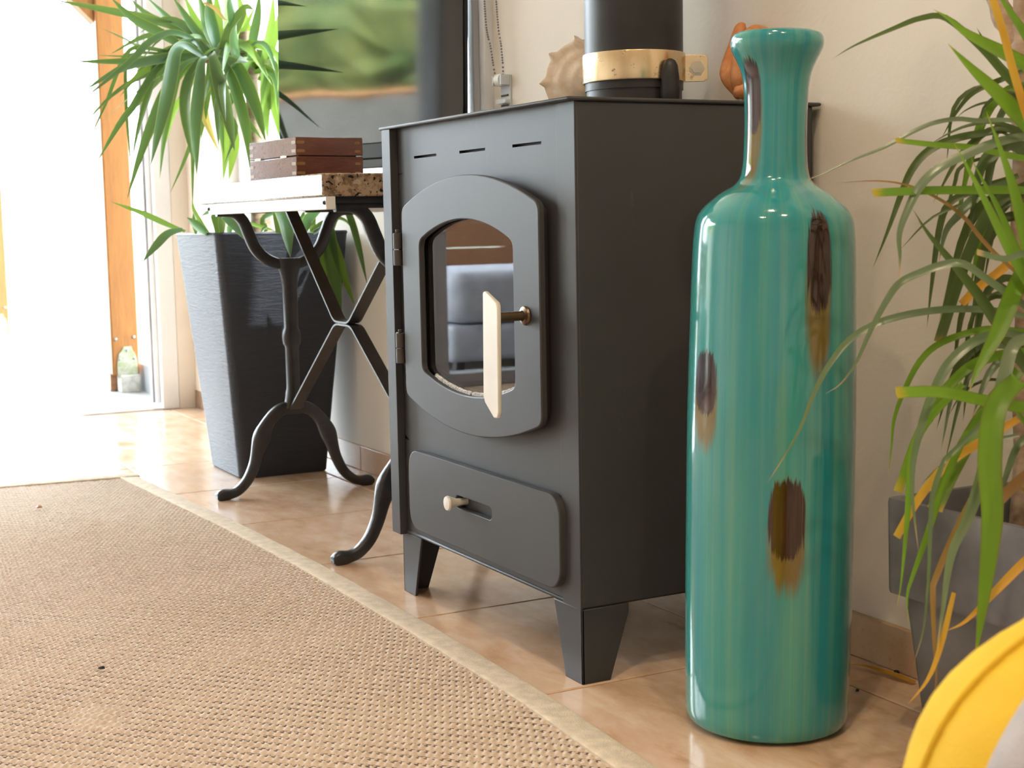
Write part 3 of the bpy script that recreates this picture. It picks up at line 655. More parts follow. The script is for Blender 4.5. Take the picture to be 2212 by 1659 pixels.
# ------------------------------------------------------------------ bistro table
TZ = .710; TX0, TX1, TY0, TY1 = -3.215, -2.440, .915, 1.305; XF, XN = -3.195, -2.462; TC = 1.11
tb_ = thing('bistro_table', 'narrow cast iron table with speckled granite top between planter and stove', 'table', (-2.83, TC, 0))
MB().box(TX0, TX1, TY0, TY1, TZ - .041, TZ).build('tabletop', GRANITE, tb_, .003)
MB().box(TX0 + .05, TX1 + .004, TY0 + .004, TY0 + .022, TZ - .064, TZ - .041).build('apron_rail', WHITE, tb_, .001)
MB().box(TX0 + .05, TX1 + .004, TY1 - .022, TY1 - .004, TZ - .064, TZ - .041).build('apron_rail', WHITE, tb_, .001)
for xx in (TX0 + .056, TX1 - .002): MB().lathe([(.0001, 0), (.004, 0), (.003, .003)], (xx, TY0 + .004, TZ - .052), 8, False, Matrix.Rotation(R(90), 4, 'X')).build('screw', IRON, tb_)
for xf in (XF, XN):
    up = MB(); up.box(xf - .010, xf + .014, TC - .185, TC + .185, TZ - .053, TZ - .041)
    for sg in (-1, 1):
        P = catmull([(xf, TC + sg * y, z) for y, z in ((.165, .652), (.128, .650), (.105, .632), (.092, .602), (.078, .570), (.058, .548), (.034, .536), (.004, .528))], 5)
        m_ = len(P); up.tube(P, [(.009, .0105 + .003 * math.sin(i / m_ * 3)) for i in range(m_)], 16, None, (1, 0, 0), .5)
        up.box(xf - .006, xf + .010, TC + sg * .10 - .06, TC + sg * .10 + .06, TZ - .062, TZ - .050)
    up.tube([(xf, TC, z) for z in (.545, .525, .505, .480, .385, .378, .368, .358, .348, .342, .335, .245, .236, .226, .216, .200)],
            [(.012, .030), (.012, .026), (.012, .020), (.012, .0165), (.012, .0155), (.014, .019), (.015, .0205), (.015, .0205), (.014, .019), (.012, .0155), (.012, .0145), (.012, .0145), (.014, .017), (.014, .018), (.014, .020), (.014, .026)], 16, None, (1, 0, 0), .6)
    up.build('upright', IRON, tb_, 0, 50)
    for sg in (-1, 1):
        P = catmull([(xf, TC + sg * y, z) for y, z in ((.0, .200), (.030, .198), (.055, .180), (.075, .150), (.088, .115), (.100, .075), (.118, .040), (.142, .018), (.165, .012), (.192, .010))], 5)
        m_ = len(P); rr = []
        for i in range(m_):
            t = i / (m_ - 1); rr.append((.0105 + .004 * math.exp(-((t - .38) / .05) ** 2), .0150 + .006 * math.exp(-((t - .38) / .09) ** 2) - .005 * t + .004 * math.exp(-((t - .93) / .05) ** 2) - (.005 if t > .985 else 0)))
        for i in range(m_): P[i].z = max(P[i].z, rr[i][1] * .80)
        lg = MB().tube(P, rr, 16, None, (1, 0, 0), .6); lg.v = [(x, y, max(z, 0.0005)) for x, y, z in lg.v]; lg.build('leg', IRON, tb_, 0, 50)
def bentbar(pts, r=.018):
    out = [Vector(pts[0])]
    for k in range(1, len(pts) - 1):
        p, a, b_ = Vector(pts[k]), Vector(pts[k - 1]), Vector(pts[k + 1]); out += bez(p + (a - p).normalized() * r, p, p + (b_ - p).normalized() * r, 6)
    return out + [Vector(pts[-1])]
MB().strip(bentbar([(XF + .020, TC, .660), (-2.885, TC, .4165), (-2.805, TC, .4165), (XN - .012, TC, .660)]), .028, .004).build('cross_bar', IRONFLAT, tb_, 0, 50)
MB().strip(bentbar([(XF + .005, TC, .195), (-2.880, TC, .4115), (-2.792, TC, .4115), (XN - .005, TC, .195)]), .028, .004).build('cross_bar', IRONFLAT, tb_, 0, 50)

# wooden box on the table
bx_ = thing('wooden_box', 'hinged red-brown wooden box with pinned corner joints on the granite tabletop', 'box', (-2.70, .95, TZ))
BA = Matrix.Translation((-2.664, .948, TZ + .0005)) @ Matrix.Rotation(R(5), 4, 'Z')
def bput(b, nm, mt, par, bev=.0012):
    b.v = [tuple(BA @ Vector(p)) for p in b.v]; return b.build(nm, mt, par, bev)
L_, W_, H_ = .225, .142, .076
base = bput(MB().box(-L_, 0, 0, W_, 0, .0395), 'box_base', REDWOOD, bx_); lid = bput(MB().box(-L_, 0, 0, W_, .0412, H_), 'box_lid', REDWOOD, bx_)
bput(MB().box(-L_ + .01, -.01, .01, W_ - .01, .039, .042), 'box_inner', BLACK, bx_, 0)
def pin(x0, x1, y0, y1, z0, z1, par):
    b = MB()
    if abs(x1 - x0) < .002: b.prism(rrect(y0, y1, z0, z1, (z1 - z0) * .45, 4), 0, x0, x1)
    else: b.prism(rrect(x0, x1, z0, z1, (z1 - z0) * .45, 4), 1, y0, y1)
    bput(b, 'joint_pin', PIN, par, 0)
for zc, par in ((.066, lid), (.050, lid), (.026, base), (.008, base)):
    pin(0, .0006, .001, .018, zc - .003, zc + .003, par); pin(0, .0006, W_ - .018, W_ - .006, zc - .0025, zc + .0025, par)
    pin(-.020, -.001, -.0006, 0, zc - .003, zc + .003, par); pin(-L_ + .001, -L_ + .02, -.0006, 0, zc - .003, zc + .003, par)
for xa in (-.055, -.18): bput(MB().box(xa - .014, xa + .014, -.0022, 0, .0385, .0425), 'hinge', BRASS, lid, .0004)

# ------------------------------------------------------------------ television
tv = thing('television', 'flat black television standing turned on the granite table', 'television', (-2.94, 1.205, TZ))
TVM = Matrix.Translation((-2.941, 1.2015, TZ)) @ Matrix.Rotation(R(18), 4, 'Z') @ Matrix.Rotation(-.025, 4, 'X')      # local x along the screen, -y towards the room
def tvp(b, nm, mt, bev):
    b.v = [tuple(TVM @ Vector(p)) for p in b.v]; return b.build(nm, mt, tv, bev)
TW = .308
tvp(MB().box(-TW + .05, TW - .05, .009, .040, .045, .44), 'casing', TVBLACK, .003); tvp(MB().box(-TW, TW, .004, .010, .028, .46), 'back_plate', TVBLACK, .001)
m, t = newmat('tv_screen'); t.bsdf(Base_Color=(.016, .018, .020), Roughness=.05, Specular_IOR_Level=.8)
tvp(MB().box(-TW + .005, TW - .005, 0, .004, .081, .455), 'screen', m, .0008)
tvp(MB().box(-TW, TW, -.005, .004, .048, .080), 'lower_bezel', TVBLACK, .002)
tvp(MB().box(-TW, TW, -.003, .006, .028, .0475), 'lower_trim', mat('tv_grey_trim', (.035, .038, .045), .35, var=.05), .002)
for xx in (-.16, .16):
    b = MB().box(xx - .018, xx + .018, -.045, .075, .0006, .008); b.box(xx - .011, xx + .011, .010, .030, .006, .050)
    b.v = [tuple(Matrix.Translation((-2.941, 1.2015, TZ)) @ Matrix.Rotation(R(18), 4, 'Z') @ Vector(p)) for p in b.v]; b.build('foot', TVBLACK, tv, .002)

# ------------------------------------------------------------------ blind chain
ch = thing('blind_chain', 'grey beaded roller blind chain hanging on the wall beside the window', 'blind chain', (-2.585, YB, .90))
ball = [(0.0001, -1), (.6, -.8), (.95, -.3), (.95, .3), (.6, .8), (.0001, 1)]
def strand(P, nm):
    b = MB(); P = catmull(P, 6); d_ = 0; last = P[0]; pts = [P[0]]
    for p in P[1:]:
        seg = (p - last).length; k_ = max(1, int(seg / .0046))
        for q in range(1, k_ + 1): pts.append(last.lerp(p, q / k_))
        last = p
    for p in pts: b.lathe([(r * .0021, z * .0021) for r, z in ball], tuple(p), 6, False)
    b.build(nm, mat('grey_bead', (.18, .19, .21), .3, .4), ch)
strand([(-2.612, YB - .03, 1.45), (-2.628, YB - .022, 1.058), (-2.612, YB - .018, .96), (-2.598, YB - .016, .905), (-2.580, YB - .016, .893)], 'bead_strand')
strand([(-2.590, YB - .03, 1.45), (-2.578, YB - .022, 1.05), (-2.568, YB - .018, .96), (-2.566, YB - .016, .905), (-2.580, YB - .016, .893)], 'bead_strand')
hb = MB(); hb.box(-2.600, -2.560, YB - .004, YB, .838, .905); hb.box(-2.600, -2.594, YB - .024, YB - .004, .885, .905); hb.box(-2.566, -2.560, YB - .024, YB - .004, .885, .905); hb.box(-2.6, -2.56, YB - .016, YB - .004, .850, .858)
hb.build('chain_holder', mat('clear_plastic', (.62, .66, .70), .15, var=.05), ch, .001)
MB().lathe([(.0001, -.01), (.012, -.01), (.012, .01), (.0001, .01)], (-2.580, YB - .014, .896), 16, False, Matrix.Rotation(R(90), 4, 'Y')).build('pulley', WHITE, ch)
for zz in (.866, .846): MB().tube([(-2.592, YB - .006, zz), (-2.566, YB - .006, zz)], .002, 8).build('screw', BRONZE, ch)

# ------------------------------------------------------------------ tall planter and yucca
pt = thing('tall_planter', 'tall square tapered slate grey planter near the terrace door', 'planter', (-3.565, 1.165, 0))
def taper(cx, cy, b0, t0, z0, z1, rc, n=6):
    lv = []
    for (hx, hy), z in ((b0, z0), (t0, z1)):
        lv.append([(x, y, z) for x, y in rrect(cx - hx, cx + hx, cy - hy, cy + hy, rc, n)])
    return lv
def pot_mesh(cx, cy, levels, rc, n=6):      # levels: (hx, hy, z) from the outside bottom round to the inside bottom
    b = MB(); nn = None
    for hx, hy, z in levels:
        ring = rrect(cx - hx, cx + hx, cy - hy, cy + hy, rc, n); nn = len(ring); b.v += [(x, y, z) for x, y in ring]
    for j in range(len(levels) - 1):
        for i in range(nn): i2 = (i + 1) % nn; b.f.append((j * nn + i, j * nn + i2, (j + 1) * nn + i2, (j + 1) * nn + i))
    b.f.append(tuple(range(nn))[::-1]); return b
pot_mesh(-3.565, 1.165, [(.128, .112, .0005), (.130, .115, .004), (.186, .168, .595), (.188, .170, .601), (.186, .168, .605), (.176, .158, .605), (.174, .156, .600), (.165, .146, .545)], .022).build('pot', PLANTER, pt, 0, 30)
MB().box(-3.565 - .166, -3.565 + .166, 1.165 - .148, 1.165 + .148, .535, .550).build('soil', SOIL, pt)

def leafmesh(path, width, fold=.25, nrm=None, prof='blade', twist=0.0, n=4, blunt=False):
    P = catmull(path, n); m_ = len(P); b = MB(); uvs = []
    L = [0]
    for i in range(1, m_): L.append(L[-1] + (P[i] - P[i - 1]).length)
    for i, p in enumerate(P):
        t = L[i] / max(L[-1], 1e-6); tg = (P[min(i + 1, m_ - 1)] - P[max(i - 1, 0)]).normalized()
        N = Vector(nrm) if nrm is not None else Vector((.5, -.4, .75)); N = (N - tg * N.dot(tg)).normalized()
        if twist: N = Matrix.Rotation(twist * t, 3, tg) @ N
        S = tg.cross(N)
        if prof == 'blade': wv = (.42 + .58 * math.sin(min(1, t / .45) * math.pi / 2)) * (1 - max(0, (t - .45) / .55) ** 1.7)
        else: wv = (.75 + .25 * math.sin(min(1, t / .3) * math.pi / 2)) * ((1 - max(0, (t - .35) / .65) ** 1.6) if not blunt else 1 - .15 * t)
        wv = max(wv, .015) * width / 2
        for u in (-1, -.5, 0, .5, 1):
            b.v.append(tuple(p + S * (u * wv) + N * (abs(u) ** 1.3 * wv * fold))); uvs.append((u, t))
    for i in range(m_ - 1):
        for k_ in range(4): q = i * 5 + k_; b.f.append((q, q + 1, q + 6, q + 5))
    return b, uvs
def leaf(parent, path, width, mt, **kw):
    b, uvs = leafmesh(path, width, **kw); me = bpy.data.meshes.new('leaf'); me.from_pydata(b.v, [], b.f)
    ul = me.uv_layers.new(name='leaf'); li = np.empty(len(me.loops), dtype=np.int32); me.loops.foreach_get('vertex_index', li)
    ul.data.foreach_set('uv', np.array(uvs, dtype=np.float32)[li].ravel()); me.materials.append(mt); me.shade_smooth()
    return link('leaf', me, parent)
def pxpath(pts, d0, d1):          # first point is the leaf base
    n = len(pts) - 1
    return [at(p[0], p[1], d0 + (d1 - d0) * (i / n)) for i, p in enumerate(pts)]
def cpx(pts): return [(x / 3.318, y / 3.318) for x, y in pts]      # measured in an enlarged view
TOCAM = Vector((.83, -.45, .1))
yu = thing('yucca_plant', 'yucca with long drooping green blades growing in the tall slate planter', 'plant', (-3.565, 1.165, .55))
MB().tube(catmull([(-3.57, 1.17, .54), (-3.575, 1.172, .75), (-3.565, 1.165, .92), (-3.57, 1.16, 1.02), (-3.575, 1.155, 1.10)], 5), [.026, .027, .026, .025, .024, .023, .023, .023, .023, .023, .022, .022, .022, .022, .022, .022, .021, .02, .02, .02, .016], 12).build('trunk', BARK, yu, 0, 60)
MB().tube(catmull([(-3.573, 1.163, .97), (-3.60, 1.10, 1.02), (-3.62, 1.03, 1.05)], 5), .014, 10).build('branch', BARK, yu, 0, 60)
YU = [  # base ... tip in enlarged pixels, width px, depth offsets base/tip, material
 ([(1500, 360), (1220, 180), (700, 60), (380, 0)], 20, 0, .12, 0), ([(1350, 360), (1150, 240), (950, 130), (790, -20)], 24, -.05, -.05, 0), ([(1480, 340), (1300, 220), (1080, 120), (920, -20)], 20, .05, .25, 0),
 ([(1450, 380), (1400, 330), (1230, 160), (1040, -30)], 24, 0, .1, 0), ([(1400, 410), (1000, 330), (900, 280), (735, 205)], 8, .1, .3, 0), ([(1400, 420), (1250, 420), (880, 405), (670, 395)], 8, .1, .25, 0),
 ([(1450, 415), (1200, 428), (800, 442), (510, 440)], 17, 0, -.05, 0), ([(1450, 400), (1200, 420), (950, 470), (780, 545), (600, 652)], 28, -.03, -.12, 0), ([(1470, 400), (1400, 300), (1240, 235), (1080, 300), (950, 430), (790, 560), (625, 690)], 20, -.08, -.2, 0),
 ([(1420, 420), (1300, 450), (1000, 560), (800, 690), (600, 890)], 15, 0, 0, 0), ([(1350, 400), (1000, 340), (900, 400), (850, 500), (760, 740), (640, 1000)], 11, .05, .05, 0), ([(1400, 420), (1150, 480), (1030, 640), (950, 770), (850, 900), (690, 1168)], 17, -.05, -.1, 0),
 ([(1300, 400), (980, 380), (908, 460), (905, 700), (915, 900), (945, 1250)], 9, .05, 0, 0), ([(1430, 420), (1330, 460), (1200, 620), (1100, 850), (1000, 1130), (910, 1430)], 21, -.1, -.2, 0), ([(1450, 400), (1330, 330), (1262, 370), (1230, 520), (1190, 720), (1120, 1000), (1080, 1182)], 30, -.15, -.3, 0),
 ([(1400, 400), (1180, 400), (1120, 470), (1080, 620), (1000, 900), (940, 1180)], 19, -.02, -.05, 0), ([(1430, 430), (1300, 520), (1250, 650), (1175, 1000), (1145, 1280)], 15, .05, .05, 0), ([(1480, 600), (1440, 800), (1340, 1110), (1220, 1382)], 12, .08, .1, 0),
 ([(1480, 400), (1420, 450), (1350, 590), (1332, 800), (1380, 1150)], 29, -.1, -.15, 0), ([(1490, 410), (1445, 450), (1430, 620), (1402, 900), (1410, 1255)], 27, -.15, -.25, 0), ([(1420, 700), (1385, 950), (1382, 1200), (1380, 1485)], 9, .02, 0, 0),
 ([(1520, 380), (1535, 440), (1620, 760), (1660, 950), (1682, 1085)], 33, -.2, -.3, 0), ([(1530, 450), (1540, 620), (1572, 820), (1605, 1110)], 22, -.05, -.05, 0), ([(1560, 420), (1610, 460), (1700, 670), (1772, 960), (1800, 1255)], 25, -.15, -.2, 0),
 ([(1600, 440), (1660, 440), (1730, 520), (1835, 760), (1905, 1015)], 30, -.15, -.2, 0), ([(1820, 520), (1890, 520), (1905, 700), (1905, 850), (1922, 1005)], 23, -.1, -.1, 1), ([(1850, 560), (1920, 590), (1962, 730), (2008, 995)], 21, -.08, -.1, 1),
 ([(1560, 400), (1530, 370), (1400, 215), (1240, -20)], 20, 0, 0, 0), ([(1560, 390), (1480, 260), (1400, 140), (1320, -30)], 18, .05, .1, 1), ([(1560, 380), (1500, 230), (1470, 120), (1420, -40)], 26, 0, -.05, 0), ([(1570, 380), (1520, 200), (1500, 90), (1500, -60)], 30, -.05, -.1, 0),
 ([(1590, 380), (1570, 250), (1560, 100), (1545, -60)], 22, 0, 0, 1), ([(1590, 400), (1620, 300), (1690, 170), (1760, 55), (1820, 70)], 30, -.12, -.2, 0), ([(1640, 440), (1690, 350), (1760, 200), (1830, 40)], 14, 0, 0, 1), ([(1790, 450), (1820, 260), (1850, 100), (1860, -60)], 22, -.05, -.05, 0),
 ([(1870, 500), (1920, 320), (1950, 150), (1960, -40)], 20, -.02, 0, 1), ([(1880, 510), (1940, 370), (1985, 200), (2010, 60)], 24, .02, .05, 1), ([(1800, 460), (1780, 300), (1740, 100), (1700, -60)], 24, .05, .1, 1), ([(1700, 480), (1650, 300), (1640, 120), (1640, -60)], 26, .08, .15, 1),
 ([(1650, 500), (1700, 420), (1800, 360), (1960, 250)], 20, .1, .15, 1), ([(1750, 620), (1830, 560), (1920, 540), (2000, 530)], 12, .05, .05, 0), ([(1740, 560), (1860, 600), (1940, 700), (1990, 800)], 14, .05, .05, 1), ([(1660, 640), (1700, 720), (1760, 850), (1880, 1000)], 18, .0, -.05, 0),
 ([(1600, 620), (1640, 800), (1690, 950), (1600, 1200)], 12, .05, .05, 0), ([(1560, 640), (1600, 900), (1620, 1100), (1600, 1300)], 26, .06, .08, 1), ([(1640, 800), (1680, 1000), (1660, 1160), (1640, 1290)], 22, .06, .08, 1), ([(1500, 600), (1470, 800), (1530, 1000), (1580, 1100)], 14, .08, .08, 2),
 ([(1640, 640), (1700, 560), (1780, 420), (1840, 380)], 22, .1, .12, 2), ([(1580, 560), (1480, 660), (1450, 820), (1560, 1080)], 10, .05, .05, 2), ([(1460, 20), (1540, 60), (1600, 130), (1640, 145)], 10, -.1, -.1, 2), ([(1680, 640), (1800, 520), (1870, 400), (1950, 420)], 14, .12, .1, 2),
 ([(1500, 420), (1500, 560), (1480, 700), (1440, 1000)], 20, .04, .08, 0), ([(1430, 420), (1350, 640), (1250, 800), (1180, 1050)], 18, .1, .15, 1), ([(1450, 440), (1280, 560), (1150, 800), (1040, 1090)], 14, .12, .18, 0)]
MY = [Y_GREEN, Y_LIGHT, Y_DRY]
for pts, wpx, d0, d1, mi in YU:
    hub = 3.62
    leaf(yu, pxpath(cpx(pts), hub + d0, hub + d1), wpx * 3.6 / CAM_F * .98, MY[mi], nrm=TOCAM + Vector((random.uniform(-.35, .35), random.uniform(-.35, .35), random.uniform(.1, .6))), twist=random.uniform(-.5, .5))
ry = random.Random(21)
for k in range(46):
    hx, hy = ry.choice([(452, 120), (468, 118), (520, 140), (560, 150)]); an = R(ry.uniform(-15, 195)); L = ry.uniform(150, 300); ca_, sa_ = math.cos(an), math.sin(an)
    if hx > 500: ca_ *= .45
    dr0 = ry.uniform(.25, .75); d1 = ry.uniform(-.25, .22); pts = [(hx, hy)]
    for q in (.33, .66, 1): pts.append((min(hx + ca_ * L * q, 600), hy - sa_ * L * q * (1 - .5 * q) + dr0 * L * q * q))
    leaf(yu, pxpath(pts, 3.62 + ry.uniform(-.03, .05), 3.62 + d1), ry.uniform(.013, .026), ry.choice([Y_GREEN, Y_GREEN, Y_GREEN, Y_LIGHT]), nrm=TOCAM + Vector((ry.uniform(-.5, .5), ry.uniform(-.5, .5), ry.uniform(0, .8))), twist=ry.uniform(-.8, .8))
for pts in ([(-3.56, 1.13, .99), (-3.42, 1.075, 1.0), (-3.28, 1.035, .995), (-3.122, 1.010, .975)], [(-3.56, 1.13, 1.0), (-3.42, 1.075, 1.04), (-3.28, 1.03, 1.065), (-3.140, 1.005, 1.076)],
            [(-3.56, 1.12, .98), (-3.44, 1.06, .985), (-3.32, 1.01, .94), (-3.205, .978, .852)], [(-3.56, 1.12, .96), (-3.46, 1.06, .95), (-3.36, 1.01, .90), (-3.29, .985, .80)], [(-3.56, 1.13, 1.03), (-3.44, 1.08, 1.10), (-3.33, 1.04, 1.14), (-3.22, 1.02, 1.13)]):
    leaf(yu, [Vector(p) for p in pts], .030, Y_GREEN, nrm=(.2, -.7, .6))
def c6(pts): return [(340 + x / 5.027, 440 + y / 5.027) for x, y in pts]
LOW = [([(400, 500), (363, 486), (300, 458), (240, 436)], 13, 3.5, 3.5), ([(395, 496), (363, 506), (335, 535), (308, 566)], 20, 3.42, 3.36),
 (c6([(540, 330), (440, 250), (320, 150)]), 22, 3.5, 3.45), (c6([(650, 330), (640, 200), (590, 90), (480, 130)]), 16, 3.55, 3.5), (c6([(690, 330), (695, 200), (690, 90)]), 15, 3.55, 3.55), (c6([(700, 330), (720, 130), (840, 250), (942, 388)]), 22, 3.45, 3.36),
 (c6([(560, 320), (480, 220), (400, 80), (375, -40)]), 9, 3.5, 3.48), (c6([(780, 330), (800, 250), (900, 200), (1000, 150)]), 18, 3.6, 3.62), (c6([(960, 200), (1120, 250), (1280, 295)]), 9, 3.55, 3.5), (c6([(1180, 300), (1150, 180), (1260, 110), (1360, 150)]), 17, 3.6, 3.55),
 (c6([(1320, 320), (1330, 60), (1395, 200), (1420, 400), (1445, 585)]), 30, 3.45, 3.36), (c6([(1600, 300), (1640, 180), (1720, 110), (1800, 60)]), 26, 3.5, 3.5), (c6([(1560, 310), (1570, 180), (1600, 60)]), 12, 3.55, 3.55), (c6([(1660, 300), (1820, 220), (1790, 480), (1840, 905)]), 17, 3.42, 3.36),
 (c6([(1700, 310), (1840, 240), (1880, 500), (1940, 900), (2000, 1245)]), 30, 3.42, 3.34), (c6([(1720, 310), (1860, 330), (1950, 550), (2050, 850), (2145, 1112)]), 19, 3.42, 3.34), (c6([(1700, 320), (1850, 230), (1960, 160), (2060, 200), (2135, 300)]), 9, 3.45, 3.42), (c6([(1900, 300), (1960, 120), (2040, 60), (2140, 290), (2280, 880)]), 14, 3.45, 3.40),
 (c6([(1860, 300), (1900, 230), (2020, 60)]), 13, 3.5, 3.5), (c6([(1130, 320), (1150, 280), (1200, 240)]), 8, 3.5, 3.48), (c6([(1480, 320), (1440, 180), (1460, 60)]), 14, 3.58, 3.58), (c6([(1680, 320), (1690, 220), (1720, 150)]), 14, 3.5, 3.5), (c6([(420, 330), (400, 200), (390, 100)]), 10, 3.55, 3.55)]
for pts, wpx, d0, d1 in LOW: leaf(yu, pxpath(pts, d0, d1), wpx * 3.45 / CAM_F * 1.1, random.choice([Y_GREEN, Y_GREEN, Y_LIGHT]), nrm=TOCAM + Vector((0, 0, .5)), twist=random.uniform(-.3, .3))

# ------------------------------------------------------------------ grey planter and dracaena at the right
DXc, DYc = -1.138, 1.258
gp = thing('grey_planter', 'low grey planter with a deep rim beside the turquoise vase', 'planter', (DXc, DYc, 0))
pot_mesh(DXc, DYc, [(.100, .066, .0005), (.102, .068, .004), (.124, .082, .176), (.138, .094, .179), (.139, .0945, .183), (.141, .0955, .286), (.140, .095, .291), (.132, .086, .291), (.130, .084, .286), (.118, .074, .20)], .010, 4).build('pot', GREYPOT, gp, 0, 30)
MB().box(DXc - .118, DXc + .118, DYc - .076, DYc + .076, .196, .212).build('soil', SOIL, gp)
dr_ = thing('dracaena_plant', 'dracaena with thin arching strap leaves and pale canes in the low grey planter', 'plant', (DXc, DYc, .21))
MB().tube(catmull([(-1.160, 1.262, .20), (-1.158, 1.262, .45), (-1.168, 1.262, .68), (-1.172, 1.262, .90), (-1.18, 1.262, 1.05)], 5), [.017 + .002 * math.sin(i * 1.7) for i in range(21)], 12).build('cane', BARK2, dr_, 0, 60)
MB().tube(catmull([(-1.168, 1.262, .79), (-1.185, 1.255, .815), (-1.205, 1.25, .86), (-1.215, 1.25, .95), (-1.216, 1.25, 1.05)], 5), [.012 + .0015 * math.sin(i * 1.9) for i in range(21)], 10).build('cane', BARK2, dr_, 0, 60)
MB().tube(catmull([(-1.08, 1.25, .20), (-1.07, 1.25, .40), (-1.06, 1.24, .52)], 5), .014, 10).build('cane', BARK2, dr_, 0, 60)
B_, K_, S_, G_, W_N = D_BRIGHT, D_DARK, D_SHEEN, D_GOLD, D_BROWN
